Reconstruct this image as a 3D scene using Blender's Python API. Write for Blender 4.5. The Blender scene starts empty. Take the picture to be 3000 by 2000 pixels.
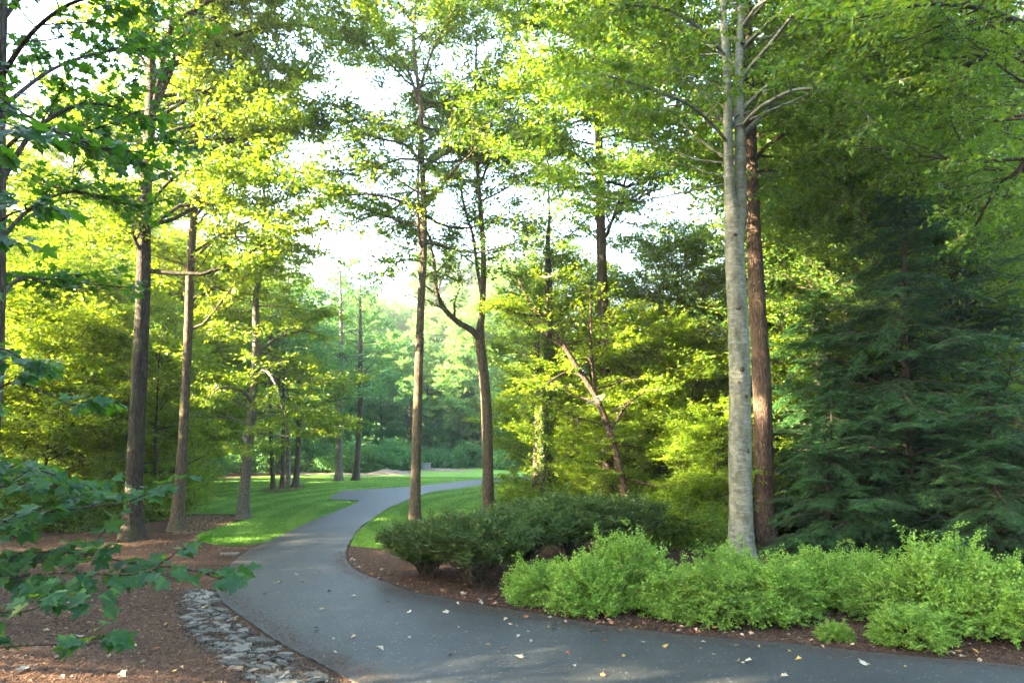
import bpy, math, random
import numpy as np
from mathutils import Vector
S = bpy.context.scene
COL = S.collection
R = math.radians
rng = np.random.default_rng(11)
random.seed(5)

# ------------------------------------------------------------------ camera
F, CX, CY = 1568.0, 1176.0, 784.0          # the photograph measured in a 2352 px wide frame, 24 mm lens
CAMZ, PITCH, HOR = 3.0, R(4.5), 1000.0
SHIFT = (HOR - CY) - F * math.tan(PITCH)
cam = bpy.data.cameras.new('camera'); camo = bpy.data.objects.new('camera', cam); COL.objects.link(camo)
cam.lens = 24; cam.sensor_width = 36; cam.clip_start = 0.05; cam.clip_end = 3000
cam.shift_y = SHIFT / 2352.0
camo.location = (0, 0, CAMZ); camo.rotation_euler = (R(90) + PITCH, 0, 0)
S.camera = camo
# ------------------------------------------------------------------ world, sun, exposure
SUN_EL, SUN_AZ = 19.0, -108.0              # azimuth from +Y towards +X
w = bpy.data.worlds.new('World'); S.world = w; w.use_nodes = True
nt = w.node_tree; nt.nodes.clear()
sk = nt.nodes.new('ShaderNodeTexSky'); sk.sky_type = 'NISHITA'; sk.sun_disc = False
sk.sun_elevation = R(SUN_EL); sk.sun_rotation = R(SUN_AZ); sk.air_density = 1.0; sk.dust_density = 2.5; sk.ozone_density = 1.0
bg = nt.nodes.new('ShaderNodeBackground'); bg.inputs['Strength'].default_value = 0.1
wo = nt.nodes.new('ShaderNodeOutputWorld')
nt.links.new(sk.outputs[0], bg.inputs[0]); nt.links.new(bg.outputs[0], wo.inputs[0])
sl = bpy.data.lights.new('sun', 'SUN'); slo = bpy.data.objects.new('sun', sl); COL.objects.link(slo)
sl.energy = 5.0; sl.angle = R(0.5); sl.color = (1.0, 0.80, 0.55)
sd = Vector((math.sin(R(SUN_AZ)) * math.cos(R(SUN_EL)), math.cos(R(SUN_AZ)) * math.cos(R(SUN_EL)), math.sin(R(SUN_EL))))
slo.rotation_euler = sd.to_track_quat('Z', 'Y').to_euler(); slo.location = (-60, -10, 40)
S.view_settings.view_transform = 'Standard'; S.view_settings.look = 'None'
S.view_settings.exposure = 4.78; S.view_settings.gamma = 1.0; S.view_settings.use_curve_mapping = False
S.render.engine = 'CYCLES'
cy = S.cycles
cy.max_bounces = 6; cy.diffuse_bounces = 4; cy.glossy_bounces = 2; cy.transmission_bounces = 4; cy.volume_bounces = 0
cy.transparent_max_bounces = 6; cy.use_denoising = True; cy.denoising_prefilter = 'NONE'; cy.sample_clamp_indirect = 8
cy.volume_step_rate = 5.0; cy.volume_max_steps = 64

# ------------------------------------------------------------------ helpers
def norm(a):
    a = np.asarray(a, float)
    return a / (np.linalg.norm(a, axis=-1, keepdims=True) + 1e-9)
sp_, cp_ = math.sin(PITCH), math.cos(PITCH)
def raydir(px, py):
    x = (px - CX) / F; u = (CY + SHIFT - py) / F
    return np.array([x, cp_ - u * sp_, sp_ + u * cp_])
def at(px, py, Y):                          # point of the photograph at a given distance from the camera plane
    d = raydir(px, py); t = Y / d[1]
    return np.array([0, 0, CAMZ]) + d * t
def catmull(P, k=6):
    P = np.asarray(P, float); Q = np.vstack([2 * P[0] - P[1], P, 2 * P[-1] - P[-2]]); out = []
    for i in range(1, len(Q) - 2):
        a, b, c, d = Q[i - 1], Q[i], Q[i + 1], Q[i + 2]
        for j in range(k):
            t = j / k
            out.append(0.5 * (2 * b + (c - a) * t + (2 * a - 5 * b + 4 * c - d) * t * t + (3 * b - a - 3 * c + d) * t ** 3))
    out.append(P[-1]); return np.array(out)
def g0(px, py):
    d = raydir(px, py); t = -CAMZ / d[2]
    return np.array([d[0] * t, d[1] * t])
LE = [(2600, 2300), (1700, 1900), (1080, 1680), (900, 1602), (784, 1554), (725, 1521), (650, 1484), (600, 1449), (545, 1411), (507, 1379), (496, 1350), (515, 1316),
      (540, 1289), (571, 1266), (631, 1238), (698, 1205), (764, 1178), (820, 1156)]
LEg = np.array([g0(*p) for p in LE]); LEs = catmull(LEg, 6)
_o = np.argsort(LEs[:, 1]); ely, elx = LEs[_o, 1], LEs[_o, 0]
def hnoise(x, y):
    return 0.03 * np.sin(x * 1.3 + 1.1 * np.sin(y * .9)) * np.sin(y * 1.1 + .5) + 0.02 * np.sin(x * 2.9 + y * 1.7) * np.sin(y * 2.3 - x)
def smooth(e0, e1, v):
    t = np.clip((v - e0) / (e1 - e0), 0, 1); return t * t * (3 - 2 * t)
def H(x, y):
    x = np.asarray(x, float); y = np.asarray(y, float)
    d = np.clip(np.interp(y, ely, elx) - .25 - x, 0, 7.5)
    k = 1 - smooth(13.5, 19, y)
    h = (0.13 * d + hnoise(x, y) * np.minimum(d, 1)) * k
    far = smooth(66, 110, y) * 3.2 + smooth(105, 260, y) * 11
    lf = smooth(16, 60, -x - y * .15) * 1.5
    return h + far + lf
def G(px, py, lift=0.0):
    d = raydir(px, py); z = 0.0
    for _ in range(30):
        t = (z - CAMZ) / d[2]; z = .5 * z + .5 * float(H(d[0] * t, d[1] * t))
    t = (z - CAMZ) / d[2]
    return np.array([d[0] * t, d[1] * t, z + lift])
def inpoly(x, y, P):
    x = np.asarray(x); y = np.asarray(y); c = np.zeros(x.shape, bool); n = len(P)
    for i in range(n):
        x1, y1 = P[i]; x2, y2 = P[(i + 1) % n]
        if y1 == y2: continue
        m = ((y1 > y) != (y2 > y)) & (x < (x2 - x1) * (y - y1) / (y2 - y1) + x1); c ^= m
    return c
def mesh_np(name, V, FI, n, mat, attr=None, smoothf=False):
    """V (k,3); FI (f,n) faces all with n corners"""
    me = bpy.data.meshes.new(name); V = np.asarray(V, np.float32); FI = np.asarray(FI, np.int32)
    me.vertices.add(len(V)); me.vertices.foreach_set('co', V.ravel())
    me.loops.add(FI.size); me.loops.foreach_set('vertex_index', FI.ravel())
    me.polygons.add(len(FI)); me.polygons.foreach_set('loop_start', np.arange(0, FI.size, n, dtype=np.int32))
    try: me.polygons.foreach_set('loop_total', np.full(len(FI), n, np.int32))
    except Exception: pass
    me.polygons.foreach_set('use_smooth', np.full(len(FI), smoothf))
    if attr is not None:
        a = me.attributes.new('rnd', 'FLOAT', 'FACE'); a.data.foreach_set('value', np.asarray(attr, np.float32))
    me.update(calc_edges=True); me.materials.append(mat)
    return me
def link(name, me, parent=None, loc=None):
    o = bpy.data.objects.new(name, me); COL.objects.link(o)
    if parent is not None: o.parent = parent
    if loc is not None: o.location = loc
    return o
def tag(o, label=None, cat=None, group=None, kind=None):
    if label: o['label'] = label
    if cat: o['category'] = cat
    if group: o['group'] = group
    if kind: o['kind'] = kind
    return o
def empty(name, loc, label, cat, group=None, rz=0, sc=1.0):
    o = bpy.data.objects.new(name, None); COL.objects.link(o); o.location = [float(v) for v in loc]; o.rotation_euler = (0, 0, rz)
    o.scale = (sc, sc, sc) if np.isscalar(sc) else sc
    o.empty_display_size = .1
    return tag(o, label, cat, group)

class Tubes:
    def __init__(s): s.V = []; s.F = []; s.n = 0
    def tube(s, P, Rd, k=6, rough=0.0, cap=True):
        P = np.asarray(P, float); Rd = np.asarray(Rd, float); m = len(P)
        T = norm(np.gradient(P, axis=0)); ref = np.array([0, 1.0, 0]) if abs(T[0][1]) < .8 else np.array([1.0, 0, 0])
        a = norm(np.cross(T, ref)); b = np.cross(T, a)
        th = np.linspace(0, 2 * np.pi, k, endpoint=False)
        rr = Rd[:, None] * np.ones((m, k))
        if rough:
            ph = rng.uniform(0, 6.28, 4)
            z = np.cumsum(np.r_[0, np.linalg.norm(np.diff(P, axis=0), axis=1)])[:, None]
            rr = rr * (1 + rough * (np.sin(th * 3 + ph[0] + z * .9) * .5 + np.sin(th * 5 + ph[1] - z * 1.7) * .3 + np.sin(th * 2 + ph[2] + z * 2.6) * .4) + rng.normal(0, rough * .35, (m, k)))
        V = P[:, None, :] + rr[:, :, None] * (np.cos(th)[None, :, None] * a[:, None, :] + np.sin(th)[None, :, None] * b[:, None, :])
        i = np.arange(m - 1)[:, None] * k; j = np.arange(k)[None, :]; j2 = (j + 1) % k
        Fq = np.stack([i + j, i + j2, i + k + j2, i + k + j], -1).reshape(-1, 4) + s.n
        s.V.append(V.reshape(-1, 3)); s.F.append(Fq); s.n += m * k
    def sticks(s, A, B, ra, rb):            # many straight three-sided twigs at once
        A = np.asarray(A); B = np.asarray(B); T = norm(B - A)
        a = norm(np.cross(T, np.array([.31, .17, .9]))); b = np.cross(T, a); n = len(A)
        vs = []
        for P, r in ((A, ra), (B, rb)):
            for q in range(3):
                t = q * 2.0944; vs.append(P + np.reshape(r, (-1, 1)) * (math.cos(t) * a + math.sin(t) * b))
        V = np.stack(vs, 1).reshape(-1, 3); o = np.arange(n)[:, None, None] * 6 + s.n
        Fq = (np.array([[0, 1, 4, 3], [1, 2, 5, 4], [2, 0, 3, 5]])[None] + o).reshape(-1, 4)
        s.V.append(V); s.F.append(Fq); s.n += n * 6
    def mesh(s, name, mat, off=None):
        V = np.vstack(s.V); Fq = np.vstack(s.F)
        if off is not None: V = V - off
        return mesh_np(name, V, Fq, 4, mat, None, True)
def quads_leaf(P, A, N, L, W, fold=.18, curl=.12):
    """kite-shaped folded leaves: base P, axis A, normal N"""
    A = norm(A); B = norm(np.cross(N, A)); N = np.cross(A, B); L = np.reshape(L, (-1, 1)); W = np.reshape(W, (-1, 1))
    m = P + A * L * .42 + N * W * fold
    return np.stack([P, m + B * W * .5, P + A * L - N * L * curl, m - B * W * .5], 1).reshape(-1, 3)
def leafmesh(name, V, mat, r):
    n = len(V) // 4
    return mesh_np(name, V, np.arange(n * 4).reshape(-1, 4), 4, mat, r)
HALF = np.array([(0, 0), (.16, -.05), (.40, .06), (.34, .18), (.24, .27), (.40, .34), (.60, .60), (.42, .57), (.33, .66), (.19, .55), (.21, .73), (.10, .82), (0, 1)])
def maple_mesh(name, P, A, N, L, mat, r):
    A = norm(A); B = norm(np.cross(N, A)); N = np.cross(A, B); L = np.reshape(L, (-1, 1, 1)); n = len(P); out = []
    for s in (1, -1):
        h = HALF if s > 0 else HALF[::-1]
        c = h[None, :, :]
        z = .22 * np.abs(c[..., 0:1]) * .9 - .25 * c[..., 1:2] ** 2 * .6
        out.append(P[:, None] + L * (c[..., 0:1] * s * B[:, None] + c[..., 1:2] * A[:, None] + z * N[:, None]))
    V = np.stack(out, 1).reshape(-1, 3); k = len(HALF)
    return mesh_np(name, V, np.arange(n * 2 * k).reshape(-1, k), k, mat, np.repeat(r, 2))

# ------------------------------------------------------------------ materials
def newmat(name):
    m = bpy.data.materials.new(name); m.use_nodes = True; n = m.node_tree; n.nodes.clear()
    o = n.nodes.new('ShaderNodeOutputMaterial'); return m, n, o
def node(n, t, **kw):
    q = n.nodes.new(t)
    for k, v in kw.items():
        if k in q.inputs: q.inputs[k].default_value = v
        else: setattr(q, k, v)
    return q
def ramp(n, stops, src, interp='LINEAR'):
    r = n.nodes.new('ShaderNodeValToRGB'); r.color_ramp.interpolation = interp; e = r.color_ramp.elements
    while len(e) < len(stops): e.new(.5)
    for q, (p, c) in zip(e, stops): q.position = p; q.color = (*c, 1) if len(c) == 3 else c
    n.links.new(src, r.inputs[0]); return r
def noise(n, vec, scale, det=3, rough=.55, dist=0):
    t = node(n, 'ShaderNodeTexNoise', Scale=scale, Detail=det, Roughness=rough, Distortion=dist)
    if vec is not None: n.links.new(vec, t.inputs['Vector'])
    return t
def coords(n, scale=(1, 1, 1), kind='Object'):
    if kind == 'World':
        g = n.nodes.new('ShaderNodeNewGeometry'); out = g.outputs['Position']
    else:
        g = n.nodes.new('ShaderNodeTexCoord'); out = g.outputs[kind]
    mp = node(n, 'ShaderNodeMapping'); mp.inputs['Scale'].default_value = scale; n.links.new(out, mp.inputs[0]); return mp.outputs[0]
def leafmat(name, c0, c1, c2, t0, t1, trans=.45, rough=.45, spec=.35, brown=0.0):
    """c*: upper-surface colour by leaf; t*: colour of the light that passes through"""
    m, n, o = newmat(name); at_ = node(n, 'ShaderNodeAttribute', attribute_name='rnd')
    st = [(0, c0), (.5, c1), (1, c2)]
    if brown: st = [(0, (.16, .09, .03)), (brown, c0), (.5, c1), (1, c2)]
    cr = ramp(n, st, at_.outputs['Fac']); tr = ramp(n, [(0, t0), (1, t1)], at_.outputs['Fac'])
    oi = n.nodes.new('ShaderNodeObjectInfo')
    hs = node(n, 'ShaderNodeHueSaturation'); mr = node(n, 'ShaderNodeMapRange'); mr.inputs['To Min'].default_value = .8; mr.inputs['To Max'].default_value = 1.2
    n.links.new(oi.outputs['Random'], mr.inputs['Value']); n.links.new(mr.outputs[0], hs.inputs['Value']); n.links.new(cr.outputs[0], hs.inputs['Color'])
    p = node(n, 'ShaderNodeBsdfPrincipled', Roughness=rough); p.inputs['Specular IOR Level'].default_value = spec
    n.links.new(hs.outputs[0], p.inputs['Base Color'])
    t = n.nodes.new('ShaderNodeBsdfTranslucent'); n.links.new(tr.outputs[0], t.inputs[0])
    mx = node(n, 'ShaderNodeMixShader'); mx.inputs[0].default_value = trans
    n.links.new(p.outputs[0], mx.inputs[1]); n.links.new(t.outputs[0], mx.inputs[2]); n.links.new(mx.outputs[0], o.inputs[0]); return m
def barkmat(name, dark, light, vs=(14, 14, 2.2), bump=.6, moss=0.0, bdist=.03, mossc=(.10, .12, .05)):
    m, n, o = newmat(name); c = coords(n, vs); a = noise(n, c, 1.0, 5, .65, .8)
    c2 = coords(n, (1.5, 1.5, .7)); b = noise(n, c2, 1.2, 4)
    vo = node(n, 'ShaderNodeTexVoronoi', Scale=1.3, feature='DISTANCE_TO_EDGE'); n.links.new(c, vo.inputs['Vector'])
    vr = ramp(n, [(0, (.25,) * 3), (.25, (1,) * 3)], vo.outputs['Distance'])
    r = ramp(n, [(.3, dark), (.7, light)], a.outputs['Fac'])
    mu = node(n, 'ShaderNodeMixRGB', blend_type='MULTIPLY'); mu.inputs[0].default_value = .75
    n.links.new(r.outputs[0], mu.inputs[1]); n.links.new(vr.outputs[0], mu.inputs[2]); src = mu.outputs[0]
    mm = node(n, 'ShaderNodeMixRGB'); mm.inputs[2].default_value = (*mossc, 1)
    rr = ramp(n, [(.5, (0,) * 3), (.66, (moss,) * 3)], b.outputs['Fac']); n.links.new(rr.outputs[0], mm.inputs[0]); n.links.new(src, mm.inputs[1])
    p = node(n, 'ShaderNodeBsdfPrincipled', Roughness=.9); p.inputs['Specular IOR Level'].default_value = .15
    n.links.new(mm.outputs[0], p.inputs['Base Color'])
    ad = node(n, 'ShaderNodeMath', operation='ADD'); n.links.new(a.outputs['Fac'], ad.inputs[0]); n.links.new(vr.outputs[0], ad.inputs[1])
    bp = node(n, 'ShaderNodeBump', Strength=bump, Distance=bdist); n.links.new(ad.outputs[0], bp.inputs['Height']); n.links.new(bp.outputs[0], p.inputs['Normal'])
    n.links.new(p.outputs[0], o.inputs[0]); return m
def beechmat():
    m, n, o = newmat('beech_bark')
    c = coords(n, (5, 5, 2.2)); a = noise(n, c, 1.0, 5, .6, .3); base = ramp(n, [(.3, (.05, .056, .032)), (.5, (.11, .115, .078)), (.72, (.20, .195, .15))], a.outputs['Fac'])
    c2 = coords(n, (6, 6, 15)); b = noise(n, c2, 1.0, 5, .7, .4); pat = ramp(n, [(.50, (0,) * 3), (.64, (1,) * 3)], b.outputs['Fac'])
    m1 = node(n, 'ShaderNodeMixRGB'); m1.inputs[2].default_value = (.27, .29, .27, 1); k = node(n, 'ShaderNodeMath', operation='MULTIPLY'); k.inputs[1].default_value = .5
    n.links.new(pat.outputs[0], k.inputs[0]); n.links.new(k.outputs[0], m1.inputs[0]); n.links.new(base.outputs[0], m1.inputs[1])
    c3 = coords(n, (2.2, 2.2, 9)); d = noise(n, c3, 1.0, 5, .7, 1.2); dk = ramp(n, [(.56, (0,) * 3), (.66, (1,) * 3)], d.outputs['Fac'])
    m2 = node(n, 'ShaderNodeMixRGB'); m2.inputs[2].default_value = (.035, .032, .024, 1); k2 = node(n, 'ShaderNodeMath', operation='MULTIPLY'); k2.inputs[1].default_value = .6
    n.links.new(dk.outputs[0], k2.inputs[0]); n.links.new(k2.outputs[0], m2.inputs[0]); n.links.new(m1.outputs[0], m2.inputs[1])
    p = node(n, 'ShaderNodeBsdfPrincipled', Roughness=.75); p.inputs['Specular IOR Level'].default_value = .25; n.links.new(m2.outputs[0], p.inputs['Base Color'])
    c4 = coords(n, (6, 6, 22)); e = noise(n, c4, 1.0, 4, .6, .5); bp = node(n, 'ShaderNodeBump', Strength=.4, Distance=.014); n.links.new(e.outputs['Fac'], bp.inputs['Height'])
    n.links.new(bp.outputs[0], p.inputs['Normal']); n.links.new(p.outputs[0], o.inputs[0]); return m
OAK = barkmat('oak_bark', (.02, .016, .012), (.10, .08, .056), (26, 26, 3.0), .9, .35, .04)
TAN = barkmat('tan_bark', (.045, .035, .023), (.18, .14, .095), (28, 28, 4.0), .7, .25, .025)
RED = barkmat('reddish_bark', (.045, .031, .022), (.20, .135, .095), (30, 30, 3.4), 1.0, .15, .04)
DARK = barkmat('dark_bark', (.035, .028, .022), (.12, .10, .075), (24, 24, 4), .6, .2, .02)
GREY = barkmat('grey_bark', (.08, .077, .065), (.21, .20, .17), (24, 24, 7), .5, .2, .015)
BEECH = beechmat()
LEAF_OAK = leafmat('oak_leaf', (.032, .085, .008), (.055, .13, .009), (.11, .19, .012), (.14, .29, .008), (.42, .50, .012), .42, brown=.03)
LEAF_LIT = leafmat('dogwood_leaf_lit', (.045, .12, .006), (.09, .175, .008), (.16, .23, .010), (.20, .38, .006), (.48, .55, .012), .46)  # bright sunlit yellow-green put into the leaf colour itself
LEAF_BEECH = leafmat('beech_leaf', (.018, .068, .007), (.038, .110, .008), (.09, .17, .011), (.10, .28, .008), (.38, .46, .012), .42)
LEAF_FAR = leafmat('far_leaf_hazed', (.07, .18, .055), (.11, .24, .07), (.17, .30, .09), (.15, .34, .05), (.30, .46, .06), .45)  # leaf colour paled to carry the distance haze the thin volume lacks
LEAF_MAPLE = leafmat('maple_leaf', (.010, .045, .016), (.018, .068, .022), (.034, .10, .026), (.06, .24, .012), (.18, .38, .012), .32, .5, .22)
LEAF_SPIREA = leafmat('spirea_leaf', (.07, .17, .014), (.15, .29, .03), (.28, .42, .08), (.14, .34, .02), (.32, .50, .04), .26, brown=.03)
LEAF_YEW = leafmat('juniper_leaf', (.022, .06, .010), (.045, .09, .014), (.10, .15, .03), (.03, .10, .01), (.08, .15, .012), .25, brown=.08)
LEAF_HEM = leafmat('hemlock_needle', (.012, .052, .013), (.027, .092, .022), (.055, .15, .034), (.02, .08, .02), (.05, .13, .03), .2, .5, .3)
LEAF_IVY = leafmat('ivy_leaf', (.03, .07, .012), (.05, .1, .015), (.09, .14, .02), (.1, .2, .01), (.3, .36, .02), .35)
LEAF_BUSH = leafmat('bush_leaf', (.035, .12, .038), (.06, .17, .048), (.10, .23, .06), (.08, .25, .04), (.17, .34, .05), .4)

# ------------------------------------------------------------------ growing trees
def grow(p, d, L, n, wob, up):
    pts = [np.array(p, float)]; d = norm(d); rn = rng.normal(0, wob, (n, 3))
    for i in range(n):
        d = d + rn[i]; d[2] += up; d = d / np.linalg.norm(d); pts.append(pts[-1] + d * (L / n))
    return np.array(pts)
def along(P, u):
    s = np.r_[0, np.cumsum(np.linalg.norm(np.diff(P, axis=0), axis=1))]; t = np.asarray(u) * s[-1]
    return np.stack([np.interp(t, s, P[:, i]) for i in range(3)], -1)
def flare(P, Rd, base=.75):
    z = P[:, 2] - P[0, 2]; return Rd * (1 + base * np.exp(-z / .33))
def branch_out(T, lims, twigs, n2=8, l2=(.3, .55), n3=9, l3=(.35, .75), up2=.03, flat=.5, tw=True, start=.22):
    """side branches and twigs on the limbs; twigs collects (start, dir, length)"""
    for P, Rd in lims:
        L = np.linalg.norm(np.diff(P, axis=0), axis=1).sum(); k = max(3, int(n2 * min(1.6, .4 + L / 5)))
        us = start + (1 - start) * (np.arange(k) + rng.uniform(0, 1, k)) / k; pos = along(P, us); tan = norm(along(P, np.minimum(us + .03, 1)) - along(P, us - .03))
        sg = 1
        lv = [(P[int(len(P) * .55):], None)]
        for q in range(k):
            sg = -sg; sd_ = norm(np.cross(tan[q], (0, 0, 1))) * sg
            v = norm(sd_ * rng.uniform(.7, 1.2) + tan[q] * rng.uniform(.5, 1) + rng.normal(0, .25, 3) * (1 - flat) + np.array([0, 0, rng.normal(.05, .35 * (1.2 - flat))]))
            l = L * rng.uniform(*l2) * (1.15 - us[q] * .65); l = max(l, .5)
            B = grow(pos[q], v, l, 4, .13, up2); r0 = max(.007, np.interp(us[q], np.linspace(0, 1, len(Rd)), Rd) * .5)
            T.tube(B, np.linspace(r0, .004, len(B)), 4); lv.append((B, r0))
        for B, _ in lv:
            l = np.linalg.norm(np.diff(B, axis=0), axis=1).sum(); m = max(2, int(n3 * (.35 + .5 * l)))
            u = rng.uniform(.12, 1, m); sP = along(B, u); tB = norm(along(B, np.minimum(u + .05, 1)) - along(B, u - .05))
            s2 = norm(np.cross(tB, (0, 0, 1))) * np.where(rng.random(m) < .5, 1, -1)[:, None]
            D = norm(s2 * rng.uniform(.3, 1.1, (m, 1)) + tB * .8 + rng.normal(0, .3, (m, 3)) * np.array([1, 1, 1.15 - flat]))
            twigs.append((sP, D, rng.uniform(*l3, m)))
            
def foliage(twigs, per, size, asp, flat=.6, droop=.15, jit=.35, mat=None, name='crown', off=None, rpow=1.0, maple=False, spread=.5, T=None, twr=.004):
    Sx = np.vstack([t[0] for t in twigs]); D = np.vstack([t[1] for t in twigs]); L = np.concatenate([t[2] for t in twigs]); n = len(L)
    if T is not None: T.sticks(Sx, Sx + D * L[:, None], np.full(n, twr), np.full(n, twr * .5))
    shade = rng.normal(0, .13, n)
    rep = np.repeat(np.arange(n), per); i = np.tile(np.arange(per), n); N = len(rep)
    t = (i + rng.uniform(.1, 1, N)) / per; d = D[rep]; P = Sx[rep] + d * (L[rep] * t)[:, None]
    side = norm(np.cross(d, (0, 0, 1))) * np.where(i % 2, 1, -1)[:, None]
    A = norm(d * .6 + side * rng.uniform(.4, 1.1, (N, 1)) + rng.normal(0, jit, (N, 3)) + np.array([0, 0, -droop]))
    P = P + rng.normal(0, size * spread, (N, 3)) * np.array([1, 1, .6])
    Nn = norm(np.array([0, 0, flat]) + rng.normal(0, jit, (N, 3)) + d * .1)
    Ls = size * rng.uniform(.65, 1.25, N); r = np.clip(rng.beta(2.2, 2.2, N) * .8 + .1 + shade[rep], 0, 1) ** rpow
    if off is not None: P = P - off
    if maple: return maple_mesh(name, P, A, Nn, Ls, mat, r)
    return leafmesh(name, quads_leaf(P, A, Nn, Ls, Ls * asp), mat, r)
def random_limbs(P, Rd, zr, n, Lf, el=(10, 45), up=.05, azc=None, azw=180, wob=.12, k=7, rscale=.45):
    """limbs from trunk polyline P between heights zr; Lf(t) limb length by relative height"""
    out = []; z = P[:, 2] - P[0, 2]
    for i in range(n):
        t = (i + rng.random()) / n; hz = zr[0] + (zr[1] - zr[0]) * t
        p = np.array([np.interp(hz, z, P[:, j]) for j in range(3)]); r = np.interp(hz, z, Rd)
        az = (rng.uniform(-azw, azw) + (azc if azc is not None else 0)) if azc is not None else i * 137.5 + rng.uniform(-25, 25)
        e = R(rng.uniform(*el) + 22 * t); az = R(az); az = -az if (math.sin(az) < -.45 and rng.random() < .9) else az; L = Lf(t) * rng.uniform(.75, 1.2)
        B = grow(p, (math.cos(az) * math.cos(e), math.sin(az) * math.cos(e), math.sin(e)), L, k, wob, up)
        r0 = min(r * .55, max(.012, L * .0125 * rscale / .45)); out.append((B, np.linspace(r0, .006, len(B))))
    return out
def trunk_world(pts, Y, gy=True):
    """pts [(px,py,diameter px, dY)] from the base up; the first point stands on the ground"""
    P, Rd = [], []
    for i, q in enumerate(pts):
        dy = q[3] if len(q) > 3 else 0; p = at(q[0], q[1], Y + dy)
        if i == 0: p[2] = H(p[0], p[1]) - .12
        P.append(p); Rd.append(q[2] / 2 * (Y + dy) / F)
    P = np.array(P); Rd = np.array(Rd); n = max(24, len(P) * 6)
    Q = catmull(np.c_[P, Rd], 8); return Q[:, :3], Q[:, 3]
def limb_world(pts, Y):
    Q = catmull(np.array([np.r_[at(q[0], q[1], Y + q[3]), q[2] / 2 * Y / F] for q in pts]), 5); return Q[:, :3], Q[:, 3]
TREES = {}; G3 = 'trees standing on the far lawn'
def hero(name, pts, Y, bark, leafm, label, cat='tree', limbs=(), rand=(), leaf=dict(), br=dict(), rough=.05, extra=None, group=None, top=None):
    P, Rd = trunk_world(pts, Y); base = P[0].copy(); base[2] += .12
    T = Tubes(); T.tube(P, flare(P, Rd), 18, rough)
    lims = []
    for l in limbs:
        lp, lr = limb_world(l, Y); T.tube(lp, lr, 8, .03); lims.append((lp, lr))
    for r in rand:
        L2 = random_limbs(P, Rd, **r)
        for lp, lr in L2: T.tube(lp, lr, 6)
        lims += L2
    tw = []; T2 = T if group == G3 or not limbs else Tubes(); branch_out(T2, lims, tw, **br)
    if extra: extra(P, Rd, T2, tw)
    lf = dict(per=11, size=.12, asp=.55, flat=.6); lf.update(leaf)
    crown = foliage(tw, mat=leafm, off=base, T=T2, **lf)
    e = empty(name, base, label, cat, group)
    link('trunk', T.mesh('trunk', bark, base), e); link('crown', crown, e)
    if T2 is not T: link('branches', T2.mesh('branches', bark, base), e)
    return e, P, Rd

# ================================================================== the ground
def zsheet(name, poly, z, mat, skirt=0):
    P = [(float(x), float(y), z) for x, y in poly]; n = len(P); V = list(P); Fc = [list(range(n))]
    if skirt:
        V += [(x, y, z - skirt) for x, y, _ in P]; Fc += [[i, i + n, (i + 1) % n + n, (i + 1) % n] for i in range(n)]
    me = bpy.data.meshes.new(name); me.from_pydata(V, [], Fc); me.update(); me.materials.append(mat); return link(name, me)
def gp(L): return np.array([g0(*p) for p in L])
# ground sheet
gx = np.unique(np.r_[np.linspace(-300, -30, 46), np.linspace(-30, 30, 241), np.linspace(30, 300, 46)])
gyy = np.unique(np.r_[np.linspace(-60, -2, 20), np.linspace(-2, 30, 150), np.linspace(30, 120, 100), np.linspace(120, 400, 40)])
XX, YY = np.meshgrid(gx, gyy); ZZ = H(XX, YY); nx, ny = len(gx), len(gyy)
ii = (np.arange(ny - 1)[:, None] * nx + np.arange(nx - 1)[None, :]).ravel()
m, n, o = newmat('forest_floor')
c = coords(n, kind='World'); a = noise(n, c, 9, 6, .7); b = noise(n, c, .35, 4); f = noise(n, c, 70, 3, .7)
r1 = ramp(n, [(.3, (.022, .014, .009)), (.5, (.060, .035, .022)), (.72, (.125, .08, .052))], a.outputs['Fac'])
r2 = ramp(n, [(.35, (.6,) * 3), (.65, (1.15,) * 3)], b.outputs['Fac']); r3 = ramp(n, [(.3, (.55,) * 3), (.7, (1.3,) * 3)], f.outputs['Fac'])
mu = node(n, 'ShaderNodeMixRGB', blend_type='MULTIPLY'); mu.inputs[0].default_value = 1; n.links.new(r1.outputs[0], mu.inputs[1]); n.links.new(r2.outputs[0], mu.inputs[2])
mu2 = node(n, 'ShaderNodeMixRGB', blend_type='MULTIPLY'); mu2.inputs[0].default_value = 1; n.links.new(mu.outputs[0], mu2.inputs[1]); n.links.new(r3.outputs[0], mu2.inputs[2])
# far beyond the wood the ground is grassy
sx = n.nodes.new('ShaderNodeSeparateXYZ'); gpn = n.nodes.new('ShaderNodeNewGeometry'); n.links.new(gpn.outputs['Position'], sx.inputs[0])
mr = node(n, 'ShaderNodeMapRange'); mr.inputs['From Min'].default_value = 70; mr.inputs['From Max'].default_value = 76; n.links.new(sx.outputs['Y'], mr.inputs['Value'])
mg = node(n, 'ShaderNodeMixRGB'); mg.inputs[2].default_value = (.045, .12, .02, 1); n.links.new(mr.outputs[0], mg.inputs[0]); n.links.new(mu2.outputs[0], mg.inputs[1])
p = node(n, 'ShaderNodeBsdfPrincipled', Roughness=.95); p.inputs['Specular IOR Level'].default_value = .1; n.links.new(mg.outputs[0], p.inputs['Base Color'])
bp = node(n, 'ShaderNodeBump', Strength=.8, Distance=.03); n.links.new(a.outputs['Fac'], bp.inputs['Height']); n.links.new(bp.outputs[0], p.inputs['Normal']); n.links.new(p.outputs[0], o.inputs[0])
GROUND = m
me = mesh_np('ground', np.stack([XX, YY, ZZ], -1).reshape(-1, 3), np.stack([ii, ii + 1, ii + nx + 1, ii + nx], 1), 4, GROUND, None, True)
tag(link('ground', me), kind='structure')
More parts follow.
